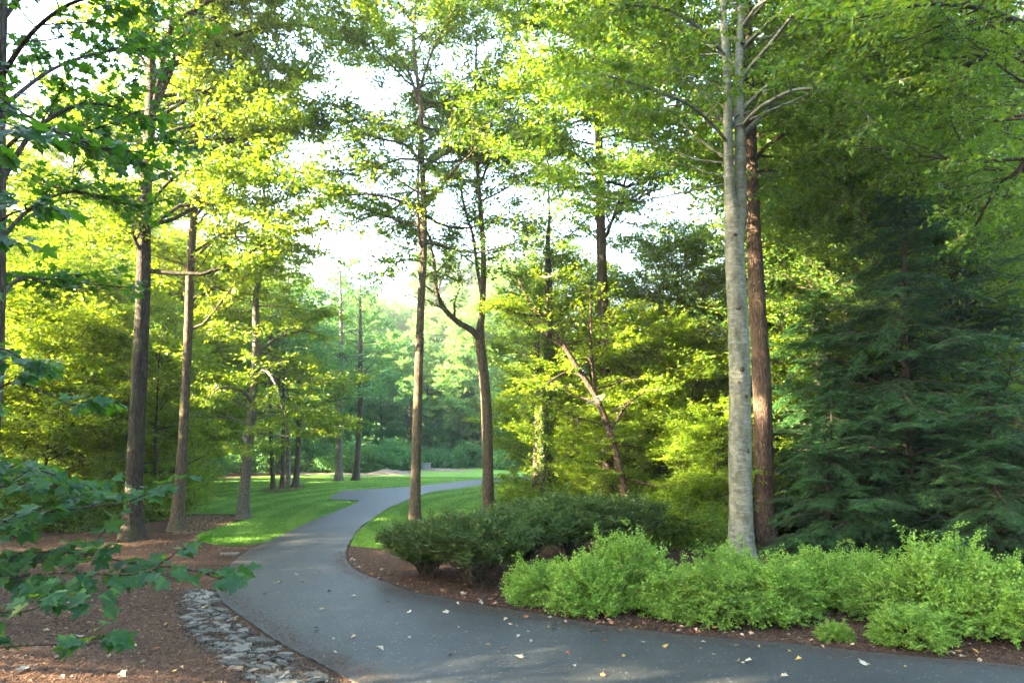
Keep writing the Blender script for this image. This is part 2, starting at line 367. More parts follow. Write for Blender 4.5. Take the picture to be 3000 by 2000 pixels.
# road
RE = [(2800, 1585), (2352, 1534), (2068, 1508), (1838, 1484), (1568, 1460), (1384, 1439), (1284, 1421), (1164, 1401), (1064, 1384), (949, 1361), (884, 1339), (820, 1313), (797, 1290), (794, 1268),
      (803, 1248), (821, 1218), (858, 1190), (898, 1165), (961, 1140), (998, 1130), (1108, 1115), (1178, 1104), (1300, 1097), (1500, 1091)]
FARL = [(824, 1150), (751, 1147), (784, 1127), (944, 1118), (1108, 1100), (1178, 1095), (1300, 1089), (1500, 1084)]
road_poly = np.vstack([LEs, gp(FARL[:3]), catmull(gp(FARL[3:]), 5), catmull(gp(RE[::-1]), 6)])
jn = rng.normal(0, .012, road_poly.shape); road_poly = road_poly + jn
m, n, o = newmat('asphalt'); c = coords(n, kind='World')
f = noise(n, c, 60, 6, .85); b = noise(n, c, .45, 8, .72, .8); v = node(n, 'ShaderNodeTexVoronoi', Scale=38); n.links.new(c, v.inputs['Vector'])
r1 = ramp(n, [(.3, (.007, .009, .0085)), (.5, (.022, .026, .0245)), (.7, (.068, .074, .07))], f.outputs['Fac']); r2 = ramp(n, [(.3, (.6,) * 3), (.7, (1.3,) * 3)], b.outputs['Fac'])
mu = node(n, 'ShaderNodeMixRGB', blend_type='MULTIPLY'); mu.inputs[0].default_value = 1; n.links.new(r1.outputs[0], mu.inputs[1]); n.links.new(r2.outputs[0], mu.inputs[2])
sxr = ramp(n, [(.0, (1,) * 3), (.035, (0,) * 3)], noise(n, c, 42, 1).outputs['Fac'])
vc = ramp(n, [(.86, (0,) * 3), (.92, (1,) * 3)], v.outputs['Color']); ms = node(n, 'ShaderNodeMixRGB'); ms.inputs[2].default_value = (.20, .195, .18, 1)
kk = node(n, 'ShaderNodeMath', operation='MULTIPLY'); kk.inputs[1].default_value = .5; n.links.new(vc.outputs[0], kk.inputs[0]); n.links.new(kk.outputs[0], ms.inputs[0]); n.links.new(mu.outputs[0], ms.inputs[1])
cv = node(n, 'ShaderNodeTexVoronoi', Scale=.33, feature='DISTANCE_TO_EDGE'); cn = noise(n, c, 1.6, 6, .7); cm = node(n, 'ShaderNodeMixRGB'); cm.inputs[0].default_value = .25; n.links.new(c, cm.inputs[1]); n.links.new(cn.outputs['Color'], cm.inputs[2]); n.links.new(cm.outputs[0], cv.inputs['Vector'])
cr_ = ramp(n, [(0, (.35,) * 3), (.0035, (1,) * 3)], cv.outputs['Distance']); st_ = noise(n, c, 2.2, 6, .7, .4); sr_ = ramp(n, [(.56, (1,) * 3), (.70, (.62,) * 3)], st_.outputs['Fac'])
mc0 = node(n, 'ShaderNodeMixRGB', blend_type='MULTIPLY'); mc0.inputs[0].default_value = .8; n.links.new(ms.outputs[0], mc0.inputs[1]); n.links.new(cr_.outputs[0], mc0.inputs[2])
mc = node(n, 'ShaderNodeMixRGB', blend_type='MULTIPLY'); mc.inputs[0].default_value = .8; n.links.new(mc0.outputs[0], mc.inputs[1]); n.links.new(sr_.outputs[0], mc.inputs[2])
p = node(n, 'ShaderNodeBsdfPrincipled', Roughness=.58); p.inputs['Specular IOR Level'].default_value = .5; n.links.new(mc.outputs[0], p.inputs['Base Color'])
bp = node(n, 'ShaderNodeBump', Strength=.6, Distance=.008); n.links.new(f.outputs['Fac'], bp.inputs['Height']); n.links.new(bp.outputs[0], p.inputs['Normal']); n.links.new(p.outputs[0], o.inputs[0])
tag(zsheet('road', road_poly, .03, m, .06), kind='structure')
# lawns
m, n, o = newmat('lawn'); c = coords(n, kind='World'); f = noise(n, c, 55, 4, .7); b = noise(n, c, .45, 5, .65, .6)
r1 = ramp(n, [(.3, (.07, .17, .018)), (.6, (.12, .255, .03)), (.8, (.19, .33, .055))], f.outputs['Fac']); r2 = ramp(n, [(.32, (.78, .8, .7)), (.68, (1.25, 1.15, 1.2))], b.outputs['Fac'])
mu = node(n, 'ShaderNodeMixRGB', blend_type='MULTIPLY'); mu.inputs[0].default_value = 1; n.links.new(r1.outputs[0], mu.inputs[1]); n.links.new(r2.outputs[0], mu.inputs[2])
wv = node(n, 'ShaderNodeTexWave', Scale=.2, Distortion=.5); wv.wave_type = 'RINGS'; wv.rings_direction = 'Z'; wv.inputs['Detail Scale'].default_value = .4
mp = node(n, 'ShaderNodeMapping'); mp.inputs['Location'].default_value = (-10, -29, 0); gn = n.nodes.new('ShaderNodeNewGeometry'); n.links.new(gn.outputs['Position'], mp.inputs[0]); n.links.new(mp.outputs[0], wv.inputs['Vector'])
wr = ramp(n, [(.38, (.82, .88, .8)), (.62, (1.2, 1.1, 1.3))], wv.outputs['Color']); mw = node(n, 'ShaderNodeMixRGB', blend_type='MULTIPLY'); mw.inputs[0].default_value = 1
n.links.new(mu.outputs[0], mw.inputs[1]); n.links.new(wr.outputs[0], mw.inputs[2])
p = node(n, 'ShaderNodeBsdfPrincipled', Roughness=.9); p.inputs['Specular IOR Level'].default_value = .2; n.links.new(mw.outputs[0], p.inputs['Base Color'])
bp = node(n, 'ShaderNodeBump', Strength=.7, Distance=.03); n.links.new(f.outputs['Fac'], bp.inputs['Height']); n.links.new(bp.outputs[0], p.inputs['Normal']); n.links.new(p.outputs[0], o.inputs[0])
LAWN = m
lawnL = np.vstack([catmull(gp([(640, 1235), (618, 1243), (582, 1250), (544, 1253), (500, 1251), (468, 1243), (452, 1230), (480, 1218), (531, 1203), (566, 1191), (550, 1182), (511, 1180), (431, 1180), (330, 1175), (300, 1150), (380, 1125), (420, 1108), (481, 1100),
      (560, 1096), (631, 1092), (688, 1091), (774, 1090), (841, 1093), (898, 1089), (941, 1085), (971, 1082), (1108, 1075), (1200, 1068), (1400, 1066)]), 4), gp([(1500, 1086), (1178, 1097), (1108, 1103), (944, 1120), (788, 1129), (760, 1146), (826, 1152), (780, 1174), (700, 1207)])])
tag(zsheet('lawn_grass', lawnL, .008, LAWN), kind='structure')
lawnR = np.vstack([gp([(815, 1228), (806, 1250)]), catmull(gp([(806, 1254), (850, 1258), (900, 1262), (1000, 1250), (1120, 1235), (1200, 1205), (1240, 1170), (1260, 1140), (1250, 1110), (1240, 1100)]), 4), gp([(1178, 1102), (1108, 1112), (998, 1127), (961, 1137), (898, 1162), (860, 1186)])])
tag(zsheet('lawn_grass', lawnR, .008, LAWN), kind='structure')
for nm_, q in (('mulch_bed', [(585, 1128), (620, 1119), (690, 1112), (700, 1120), (680, 1126), (630, 1132)]),):
    tag(zsheet(nm_, catmull(gp(q + [q[0]]), 4)[:-1], .013, GROUND), kind='structure')
def scatter(poly, n, y0=None, y1=None, power=1.0, xr=None):
    x0, yy0 = poly.min(0); x1, yy1 = poly.max(0)
    if y0 is not None: yy0 = max(yy0, y0)
    if y1 is not None: yy1 = min(yy1, y1)
    if xr: x0, x1 = max(x0, xr[0]), min(x1, xr[1])
    out = []; tot = 0
    while tot < n:
        k = n * 2; u = rng.random(k) ** power; x = rng.uniform(x0, x1, k); y = yy0 + (yy1 - yy0) * u
        q = inpoly(x, y, poly) & (np.abs(x) < y * .80 + 1); out.append(np.c_[x[q], y[q]]); tot += q.sum()
        if not q.any(): break
    return np.vstack(out)[:n]
# grass blades
def blades(name, pts, z, h, wd, mat):
    n_ = len(pts); a = rng.uniform(0, 6.28, n_); P = np.c_[pts, np.full(n_, z)]; d = np.c_[np.cos(a), np.sin(a), np.zeros(n_)]; hh = (h * rng.uniform(.5, 1.3, n_))[:, None]
    ln = rng.normal(0, .4, (n_, 3)); ln[:, 2] = 1; tip = P + ln * hh
    V = np.stack([P - d * wd, P + d * wd, tip], 1).reshape(-1, 3)
    return mesh_np(name, V, np.arange(n_ * 3).reshape(-1, 3), 3, mat, rng.random(n_))
GRASSB = leafmat('grass_blade', (.05, .14, .010), (.085, .22, .016), (.14, .28, .03), (.12, .25, .03), (.2, .34, .05), .35)
pts = np.vstack([scatter(lawnL, 170000, power=1.6, y1=50), scatter(lawnR, 110000, power=1.3, y1=45)]); pts = pts + rng.normal(0, .05, pts.shape)
tag(link('lawn_blades', blades('lawn_blades', pts, .008, .045, .006, LAWN)), 'short mown green grass of the lawns beside the driveway', 'grass', kind='stuff')
# pine straw
STRAW = leafmat('pine_straw', (.045, .023, .013), (.10, .052, .030), (.20, .12, .07), (.05, .03, .02), (.08, .05, .03), .1, .7, .2)
def strands(name, pts, L, wd, zl, mat):
    n_ = len(pts); a = rng.uniform(0, 6.28, n_); P = np.c_[pts, H(pts[:, 0], pts[:, 1]) + rng.uniform(.0, zl, n_)]; el = rng.normal(0, .22, n_)
    d = np.c_[np.cos(a) * np.cos(el), np.sin(a) * np.cos(el), np.sin(el)]; s = np.c_[-np.sin(a), np.cos(a), np.zeros(n_)]; l = (L * rng.uniform(.5, 1.3, n_))[:, None] / 2
    md = P + s * l * rng.normal(0, .25, (n_, 1)); up = np.array([0, 0, wd * .6])
    V = np.stack([P - d * l, md - s * wd + up, P + d * l, md + s * wd + up], 1).reshape(-1, 3)
    return mesh_np(name, V, np.arange(n_ * 4).reshape(-1, 4), 4, mat, rng.random(n_))
bankP = np.vstack([np.array([[-13, 3.0]]), LEs[(LEs[:, 1] > 5.5) & (LEs[:, 1] < 18.8)] - np.array([.08, 0]), g0(570, 1262)[None], g0(470, 1248)[None], g0(440, 1225)[None], g0(180, 1225)[None], np.array([[-16, 17]])])
bedP = np.vstack([catmull(gp(RE[1:14]), 4) + np.array([.05, .05]), gp([(806, 1256), (900, 1265), (1120, 1240), (1300, 1250), (1600, 1300), (1900, 1330), (2352, 1360), (2500, 1400)])])
pts = np.vstack([scatter(bankP, 150000, y0=5.5, power=1.5, xr=(-14, 3)), scatter(bedP, 70000, power=1.0)])
tag(link('pine_straw', strands('pine_straw', pts, .15, .0035, .035, STRAW)), 'reddish brown pine straw mulch covering the bank and the shrub bed', 'mulch', kind='stuff')
_e = np.vstack([LEs[(LEs[:, 1] > 5.5) & (LEs[:, 1] < 26)] + np.array([.1, 0]), catmull(gp(RE[1:14]), 6) - np.array([.05, .1])]); _k = rng.integers(len(_e), size=12000); _d = rng.exponential(.13, (12000, 2)) * np.array([1, -1]) * np.where(_k < 60, 1, 1)[:, None]
_q = _e[_k] + rng.normal(0, .12, (12000, 2)) + np.where((_k < (LEs[:, 1] > 5.5).sum())[:, None], [1, 0], [0, -1]) * np.abs(_d)
tag(link('needle_litter', strands('needle_litter', _q, .09, .003, .01, STRAW)), 'loose brown needles scattered over the driveway edges', 'needle litter', kind='stuff').location = (0, 0, .036)
# leaf litter flakes
LITTER = leafmat('leaf_litter', (.16, .10, .055), (.22, .15, .09), (.36, .28, .19), (.1, .06, .03), (.2, .13, .06), .1, .8, .15)
def flakes(name, pts, L, zf, mat):
    n_ = len(pts); P = np.c_[pts, zf(pts[:, 0], pts[:, 1]) + rng.uniform(.015, .04, n_)]; A = norm(np.c_[rng.normal(0, 1, (n_, 2)), rng.normal(0, .15, n_)]); N = norm(np.c_[rng.normal(0, .35, (n_, 2)), np.ones(n_)])
    l = L * rng.uniform(.4, 1.3, n_); return leafmesh(name, quads_leaf(P, A, N, l, l * rng.uniform(.4, .9, n_), .25, .2), mat, rng.random(n_))
pts = np.vstack([scatter(bankP, 2400, y0=5.5, power=1.4, xr=(-14, 3)), scatter(bedP, 1500), scatter(lawnL, 350, power=1.5, y1=50), scatter(lawnR, 250, y1=45), scatter(gp([(380, 1190), (511, 1182), (548, 1190), (531, 1202), (450, 1226), (400, 1230)]), 3000), scatter(gp([(585, 1128), (620, 1119), (690, 1112), (700, 1120), (680, 1126), (630, 1132)]), 800)])
tag(link('leaf_litter', flakes('leaf_litter', pts, .055, H, LITTER)), 'pale dry leaf bits strewn over the brown mulch', 'leaf litter', kind='stuff')
# straw strip and mound beyond the lawn
m, n, o = newmat('dry_straw'); c = coords(n, kind='World'); a = noise(n, c, 14, 6, .75); r1 = ramp(n, [(.3, (.10, .075, .045)), (.55, (.20, .155, .10)), (.75, (.32, .26, .18))], a.outputs['Fac'])
p = node(n, 'ShaderNodeBsdfPrincipled', Roughness=.95); n.links.new(r1.outputs[0], p.inputs['Base Color']); bp = node(n, 'ShaderNodeBump', Strength=1, Distance=.06); n.links.new(a.outputs['Fac'], bp.inputs['Height']); n.links.new(bp.outputs[0], p.inputs['Normal']); n.links.new(p.outputs[0], o.inputs[0])
STRAWG = m
q = [(690, 1089.5), (774, 1089), (841, 1092), (898, 1088), (941, 1084), (971, 1081), (1108, 1074), (1200, 1067), (1400, 1065)]
st = np.vstack([gp(q), gp([(x, y - 6) for x, y in q[::-1]])]); tag(zsheet('straw_path', st, .018, STRAWG), kind='structure')
def mound(name, px0, px1, py, hgt, depth, mat, label, cat):
    a_, b_ = g0(px0, py), g0(px1, py); nu, nv = 40, 14; V = []
    for i in range(nu):
        for j in range(nv):
            u, v = i / (nu - 1), j / (nv - 1); p = a_ + (b_ - a_) * u; e = (math.sin(math.pi * u) ** .6) * (math.sin(math.pi * v) ** .8)
            V.append((p[0], p[1] + depth * v, -.03 + hgt * e * (1 + .25 * math.sin(u * 17) * math.sin(v * 5 + u * 9)) * (.6 + .4 * math.sin(u * 5 + .6)) + (rng.normal(0, .03) if 0 < e else 0)))
    V = np.array(V); c0 = V.mean(0) * np.array([1, 1, 0]); ii = (np.arange(nu - 1)[:, None] * nv + np.arange(nv - 1)[None]).ravel()
    me = mesh_np(name, V - c0, np.stack([ii, ii + nv, ii + nv + 1, ii + 1], 1), 4, mat, None, True); o = link(name, me, loc=c0); tag(o, label, cat); return o
mound('straw_pile', 836, 975, 1091, .42, 3.0, STRAWG, 'pale heap of dry straw at the far edge of the lawn', 'straw pile')
mound('straw_pile', 985, 1112, 1083, .2, 2.0, STRAWG, 'long low ridge of dry straw behind the lawn, right of the centre trunk', 'straw pile')

# ================================================================== hero trees
# 1 tall oak, left
hero('oak_tree', [(303, 1222, 44), (308, 1120, 37), (316, 950, 34), (325, 760, 32), (330, 600, 30), (333, 470, 27), (342, 330, 25), (347, 200, 22), (346, 60, 19), (352, -120, 14), (360, -400, 6)], 20.0, OAK, LEAF_OAK,
     'tall dark oak with deeply furrowed bark standing behind the foreground maple leaves', limbs=[
     [(345, 265, 20, 0), (372, 205, 18, .2), (400, 140, 16, .5), (432, 70, 14, .8), (470, -20, 12, 1), (520, -170, 7, 1.4)],
     [(352, 250, 10, 0), (372, 150, 9, -.6), (392, 60, 8, -1), (400, -60, 6, -1.4)],
     [(392, 110, 9, .4), (430, 90, 9, .2), (480, 50, 8, 0), (545, -5, 7, -.4), (640, -60, 4, -.8)],
     [(330, 590, 9, 0), (312, 555, 8, -.3), (303, 520, 6, -.5), (280, 430, 4, -.7)],
     [(340, 480, 9, 0), (375, 430, 8, -.4), (420, 395, 7, -.8), (480, 390, 6, -1.2), (560, 400, 4, -1.8)],
     [(345, 330, 10, 0), (400, 300, 9, .5), (500, 270, 8, 1.2), (600, 225, 6, 2), (700, 160, 4, 2.6)],
     [(347, 180, 10, 0), (450, 120, 9, .6), (580, 70, 8, 1.2), (700, 60, 6, 1.8), (810, 100, 4, 2.2)],
     [(346, 120, 9, 0), (450, 20, 8, -.4), (600, -30, 7, -.8), (760, -20, 5, -1), (860, 20, 3, -1)],
     [(345, 280, 9, 0), (460, 215, 8, 1), (600, 160, 6, 2), (720, 170, 4, 2.8)],
     [(340, 400, 8, 0), (280, 330, 7, .4), (210, 290, 5, .8), (130, 270, 4, 1.2)]],
     rand=[dict(zr=(8, 19), n=24, Lf=lambda t: 6.4 - 2.2 * t, el=(0, 40), wob=.17)],
     leaf=dict(per=12, size=.16, asp=.52, jit=.5), br=dict(n2=10, n3=11, flat=.35))
# 2 slimmer tree left
hero('ash_tree', [(406, 1232, 33), (412, 1130, 25), (424, 950, 20), (432, 760, 19), (438, 600, 18), (447, 480, 15), (457, 400, 13), (450, 250, 10), (460, 50, 8), (455, -150, 4)], 22.0, TAN, LEAF_OAK,
     'slim tan barked tree with a leaning flared base right of the tall dark oak', limbs=[
     [(452, 430, 8, 0), (425, 400, 6, .2), (405, 340, 5, .5), (380, 260, 3, .8)],
     [(446, 500, 7, 0), (470, 470, 6, -.4), (500, 420, 5, -.8), (560, 380, 3, -1)],
     [(440, 600, 7, 0), (500, 550, 6, -.6), (580, 545, 5, -1), (690, 560, 3, -1.6)],
     [(437, 640, 5, 0), (410, 590, 4, .4), (370, 560, 3, .7)]],
     rand=[dict(zr=(6, 16), n=17, Lf=lambda t: 4.2 - 1.6 * t, el=(0, 35), wob=.17)], leaf=dict(per=11, size=.15, asp=.5, jit=.5), br=dict(n2=9, n3=10, flat=.4))
# 3 grey trunk on the lawn edge
hero('hornbeam_tree', [(558, 1190, 27), (562, 1120, 23), (569, 1050, 21), (578, 950, 19), (588, 800, 17), (588, 690, 15), (600, 600, 12), (608, 480, 8), (600, 350, 4)], 25.0, GREY, LEAF_OAK,
     'grey smooth trunked tree at the lawn corner with foliage drooping low over its trunk', limbs=[
     [(580, 930, 8, 0), (560, 900, 7, -.8), (510, 890, 6, -1.6), (470, 920, 4, -2.2)],
     [(584, 870, 8, 0), (610, 850, 7, -.8), (640, 900, 5, -1.5), (655, 980, 3, -1.8)],
     [(585, 980, 7, 0), (570, 985, 6, -1), (560, 1010, 5, -2), (590, 1040, 3, -2.4)],
     [(588, 820, 8, 0), (630, 780, 7, .4), (690, 760, 5, .7), (740, 770, 3, 1)],
     [(600, 610, 7, 0), (640, 520, 5, .3), (690, 480, 4, .5)]],
     rand=[dict(zr=(3.2, 11), n=36, Lf=lambda t: 3.9 - 2.2 * t, el=(-12, 22), up=-.01)], leaf=dict(per=11, size=.15, asp=.5, jit=.4), br=dict(n2=8, n3=9, flat=.6))
# 4 centre tree
hero('cherry_tree', [(953, 1212, 27), (954, 1120, 23), (959, 950, 21), (963, 800, 19), (969, 650, 17), (973, 560, 17), (973, 450, 14), (968, 350, 12), (966, 240, 10), (950, 100, 8), (958, -60, 6), (950, -260, 3)], 22.0, TAN, LEAF_BEECH,
     'slender brown trunked tree rising behind the dark shrub, left one of the centre pair', limbs=[
     [(971, 575, 8, 0), (962, 540, 7, -.3), (960, 430, 6, -.5), (962, 330, 4, -.7)],
     [(970, 380, 7, 0), (935, 335, 6, -.5), (880, 320, 5, -.9), (800, 300, 3, -1.3)],
     [(973, 400, 7, 0), (995, 355, 6, .5), (1040, 345, 5, .9), (1100, 350, 3, 1.2)],
     [(972, 450, 6, 0), (925, 420, 5, .8), (880, 390, 4, 1.4), (820, 360, 3, 2)],
     [(966, 250, 7, 0), (940, 170, 6, .3), (905, 110, 5, .6), (860, 30, 3, .9)],
     [(965, 200, 6, 0), (1000, 100, 5, -.3), (1050, 10, 4, -.6)],
     [(972, 600, 5, 0), (920, 600, 4, -.6), (880, 630, 3, -1)],
     [(970, 640, 5, 0), (1000, 625, 4, .5), (1040, 640, 3, .9)]],
     rand=[dict(zr=(9.3, 18.8), n=32, Lf=lambda t: 5.2 - 1.2 * t, el=(-5, 35), wob=.17)], leaf=dict(per=10, size=.14, asp=.52, jit=.45), br=dict(n2=10, n3=11, flat=.4))
# 5 forked tree
hero('poplar_tree', [(1121, 1205, 30), (1121, 1100, 25), (1118, 950, 24), (1110, 850, 23), (1102, 775, 21), (1108, 700, 14), (1111, 600, 13), (1104, 480, 11), (1098, 400, 9), (1092, 250, 7), (1095, 60, 4)], 23.5, TAN, LEAF_BEECH,
     'sunlit tan trunk forking into a swooping left limb, right one of the centre pair', limbs=[
     [(1104, 785, 16, 0), (1085, 760, 15, -.2), (1050, 738, 13, -.5), (1018, 705, 11, -.8), (1002, 665, 9, -1), (998, 610, 7, -1.2), (985, 540, 4, -1.3)],
     [(1108, 690, 8, 0), (1094, 600, 8, .4), (1086, 540, 7, .6), (1070, 490, 6, .8), (1058, 430, 4, 1)],
     [(1100, 430, 7, 0), (1120, 380, 6, .3), (1150, 300, 4, .6)]],
     rand=[dict(zr=(11.2, 19), n=22, Lf=lambda t: 3.4 - .8 * t, el=(5, 40))], leaf=dict(per=9, size=.13, asp=.5, jit=.45), br=dict(n2=7, n3=8, flat=.4))
# 8 tall tree behind the thicket
hero('tulip_tree', [(1398, 1190, 34), (1392, 1000, 28), (1388, 800, 25), (1382, 600, 23), (1378, 450, 20), (1376, 330, 19), (1370, 180, 16), (1360, 0, 12), (1350, -200, 6)], 24.0, DARK, LEAF_BEECH,
     'tall straight dark trunk climbing out of the bright thicket in the right middle', limbs=[
     [(1378, 420, 8, 0), (1355, 385, 7, -.4), (1320, 350, 5, -.8), (1260, 330, 3, -1.2)],
     [(1380, 400, 8, 0), (1400, 370, 7, .3), (1420, 330, 5, .6), (1480, 280, 3, 1)],
     [(1382, 560, 8, 0), (1405, 510, 7, 1), (1440, 400, 6, 1.6), (1460, 300, 4, 2)]],
     rand=[dict(zr=(11, 21), n=28, Lf=lambda t: 5.4 - 1.4 * t, el=(-5, 35), wob=.17)], leaf=dict(per=10, size=.15, asp=.52, jit=.45), br=dict(n2=10, n3=11, flat=.45))
# 9 beech
e, BP, BR = hero('beech_tree', [(1702, 1300, 58), (1702, 1200, 52), (1700, 1050, 50), (1699, 900, 48), (1696, 760, 46), (1690, 640, 44), (1684, 520, 40), (1675, 420, 24), (1672, 300, 21), (1668, 150, 18), (1660, 0, 16), (1655, -250, 10), (1650, -500, 4)], 16.0, BEECH, LEAF_BEECH,
     'thick pale grey beech trunk standing behind the light green shrubs', limbs=[
     [(1690, 590, 32, .05), (1699, 480, 29, .05), (1701, 380, 27, .08), (1698, 260, 24, .1), (1698, 130, 20, .15), (1706, 0, 17, .3), (1720, -250, 9, .8)],
     [(1705, 290, 9, 0), (1725, 265, 8, -.4), (1765, 235, 9, -.9), (1840, 205, 7, -1.5), (1950, 220, 5, -2.2), (2010, 290, 3, -2.6)],
     [(1672, 300, 9, 0), (1650, 260, 8, .3), (1600, 200, 9, .8), (1520, 130, 7, 1.4), (1450, 30, 4, 2)],
     [(1672, 330, 8, 0), (1640, 290, 7, -.5), (1580, 240, 7, -1.2), (1480, 200, 5, -2), (1380, 170, 3, -2.8)],
     [(1704, 100, 9, 0), (1740, 90, 8, .6), (1830, 80, 8, 1.4), (1930, 60, 6, 2.4), (2080, 50, 4, 3.2)],
     [(1668, 130, 9, 0), (1600, 60, 8, -.8), (1520, 20, 6, -1.6), (1400, 10, 4, -2.6)],
     [(1706, 60, 9, 0), (1760, 0, 8, -1), (1900, -40, 6, -2), (2100, 0, 4, -3)]],
     rand=[dict(zr=(8.8, 18), n=36, Lf=lambda t: 6.0, el=(-5, 22), azc=20, azw=200, rscale=.13, wob=.16)], leaf=dict(per=9, size=.13, asp=.6, jit=.45), br=dict(n2=13, n3=11, flat=.65), rough=.025)
e['label'] = 'thick pale grey beech trunk standing behind the light green shrubs'
# knots on the beech
for (px, py, r) in ((1697, 850, .055), (1690, 712, .05), (1706, 912, .045), (1683, 545, .04), (1712, 1035, .05), (1690, 880, .03)):
    c0 = at(px, py, 16.0); z = BP[:, 2]; cxp = np.array([np.interp(c0[2], z, BP[:, j]) for j in range(3)]); rr = np.interp(c0[2], z, BR)
    d = norm(np.array([c0[0] - cxp[0], 0, 0]) + np.array([0, -rr * .9, 0])); T = Tubes()
    c1 = cxp + d * rr * .97; rin = np.array([-.02, .0, .018, .026, .018, .004]); T.tube(np.array([c1 + d * q for q in rin]), r * np.array([1.5, 1.15, .95, .7, .5, .1]), 10, .12)
    link('knot', T.mesh('knot', DARK, np.array(e.location)), e)
# 10 brown trunk
hero('pine_tree', [(1762, 1262, 46), (1757, 1150, 42), (1752, 1000, 42), (1748, 850, 40), (1740, 700, 38), (1733, 560, 34), (1727, 420, 30), (1722, 300, 29), (1718, 150, 26), (1714, 0, 24), (1708, -250, 14), (1705, -450, 5)], 18.8, RED, LEAF_BEECH,
     'reddish brown furrowed trunk glowing in the sun just right of the pale beech', limbs=[
     [(1725, 380, 10, 0), (1770, 330, 8, .5), (1840, 300, 6, 1), (1950, 330, 4, 1.6)],
     [(1720, 180, 10, 0), (1800, 130, 8, .8), (1900, 110, 6, 1.6), (2000, 120, 4, 2.4)]],
     rand=[dict(zr=(10.5, 20), n=30, Lf=lambda t: 5.8 - 1.6 * t, el=(-5, 25), azc=20, azw=120, rscale=.3, wob=.16)], leaf=dict(per=13, size=.14, asp=.52, jit=.4), br=dict(n2=11, n3=11, flat=.6), rough=.06)
# leaning sapling with webs
hero('leaning_tree', [(1452, 1185, 17), (1425, 1080, 16), (1400, 990, 15), (1370, 915, 14), (1330, 850, 12), (1285, 780, 11), (1240, 725, 9), (1215, 690, 7), (1190, 640, 4)], 20.5, RED, LEAF_LIT,
     'thin reddish trunk leaning far to the left through the bright thicket', limbs=[
     [(1372, 920, 8, 0), (1362, 850, 7, .3), (1358, 780, 6, .5), (1356, 660, 4, .6)],
     [(1290, 790, 7, 0), (1262, 740, 7, .3), (1258, 680, 6, .5), (1255, 640, 4, .6)],
     [(1400, 990, 7, 0), (1440, 930, 6, -.4), (1480, 900, 4, -.8)],
     [(1330, 850, 7, 0), (1290, 860, 6, -.7), (1240, 890, 4, -1.3), (1200, 880, 3, -1.8)],
     [(1240, 725, 6, 0), (1190, 720, 5, -.6), (1130, 700, 3, -1)]],
     rand=[dict(zr=(1.8, 6.8), n=16, Lf=lambda t: 2.3, el=(-5, 20), up=-.005)], leaf=dict(per=13, size=.12, asp=.5, jit=.3), br=dict(n2=7, n3=9, flat=.8))
# ivy clad trunk
def ivy(P, Rd, T2, tw):
    pass
e, IP, IR = hero('ivy_covered_tree', [(1252, 1192, 26), (1254, 1080, 24), (1256, 950, 22), (1258, 820, 20), (1260, 650, 17), (1258, 560, 11), (1262, 500, 7), (1260, 440, 4)], 24.5, DARK, LEAF_BEECH,
     'tree trunk wrapped in climbing ivy at the edge of the right lawn', rand=[dict(zr=(5.5, 10.5), n=15, Lf=lambda t: 2.6 - 1.2 * t, el=(0, 30))], leaf=dict(per=10, size=.14, asp=.5), br=dict(n2=7, n3=8, flat=.5))
N_ = 5200; u = rng.beta(1.3, 1.0, N_) * .55; c0 = along(IP, u); rr = np.interp(u, np.linspace(0, 1, len(IR)), IR); th = rng.uniform(0, 6.283, N_); d = np.c_[np.cos(th), np.sin(th), rng.normal(0, .1, N_)]
P_ = c0 + d * (rr + rng.exponential(.07, N_))[:, None] - np.array(e.location)
link('ivy', leafmesh('ivy', quads_leaf(P_, np.c_[rng.normal(0, .6, (N_, 2)), -np.ones(N_)], norm(d + rng.normal(0, .3, (N_, 3))), rng.uniform(.06, .12, N_), rng.uniform(.05, .10, N_)), LEAF_IVY, rng.random(N_)), e)
hero('dark_trunk_tree', [(1231, 1175, 22), (1234, 1050, 19), (1238, 900, 17), (1235, 780, 12), (1240, 680, 8), (1243, 600, 4)], 26.5, DARK, LEAF_BEECH,
     'bare dark trunk close behind the ivy covered one', rand=[dict(zr=(4, 9), n=14, Lf=lambda t: 2.8 - 1.2 * t, el=(0, 30))], leaf=dict(per=10, size=.14, asp=.5), br=dict(n2=7, n3=8, flat=.5))

# ------------------------------------------------------------------ tree kinds to copy
def template(name, Ht, r0, crown, n, Lf, bark, leafm, el=(0, 30), lean=.03, leaf=dict(), br=dict(), up=.02, forks=0, twigs=True, wob=.02):
    P = grow((0, 0, -.15), (rng.normal(0, lean), rng.normal(0, lean), 1), Ht, 18, wob, .02); Rd = r0 * (1 - np.linspace(0, 1, 19)) ** .75 + .006
    T = Tubes(); T.tube(P, flare(P, Rd), 10, .05); lims = random_limbs(P, Rd, (crown * Ht, Ht * .98), n, Lf, el, up)
    for lp, lr in lims: T.tube(lp, lr, 5)
    tw = []; T2 = T; branch_out(T2, lims, tw, **br); lf = dict(per=10, size=.15, asp=.5, flat=.6); lf.update(leaf)
    cr = foliage(tw, mat=leafm, T=(T2 if twigs else None), **lf)
    TREES[name] = (T.mesh('trunk', bark), cr); return name
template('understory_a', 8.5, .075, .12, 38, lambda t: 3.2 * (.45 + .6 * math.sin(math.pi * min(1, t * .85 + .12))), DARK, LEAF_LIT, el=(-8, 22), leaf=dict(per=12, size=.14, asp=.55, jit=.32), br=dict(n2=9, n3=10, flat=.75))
template('understory_b', 6.5, .06, .08, 32, lambda t: 2.8 * (.45 + .6 * math.sin(math.pi * min(1, t * .85 + .12))), DARK, LEAF_LIT, el=(-8, 22), leaf=dict(per=12, size=.13, asp=.55, jit=.32), br=dict(n2=9, n3=10, flat=.75))
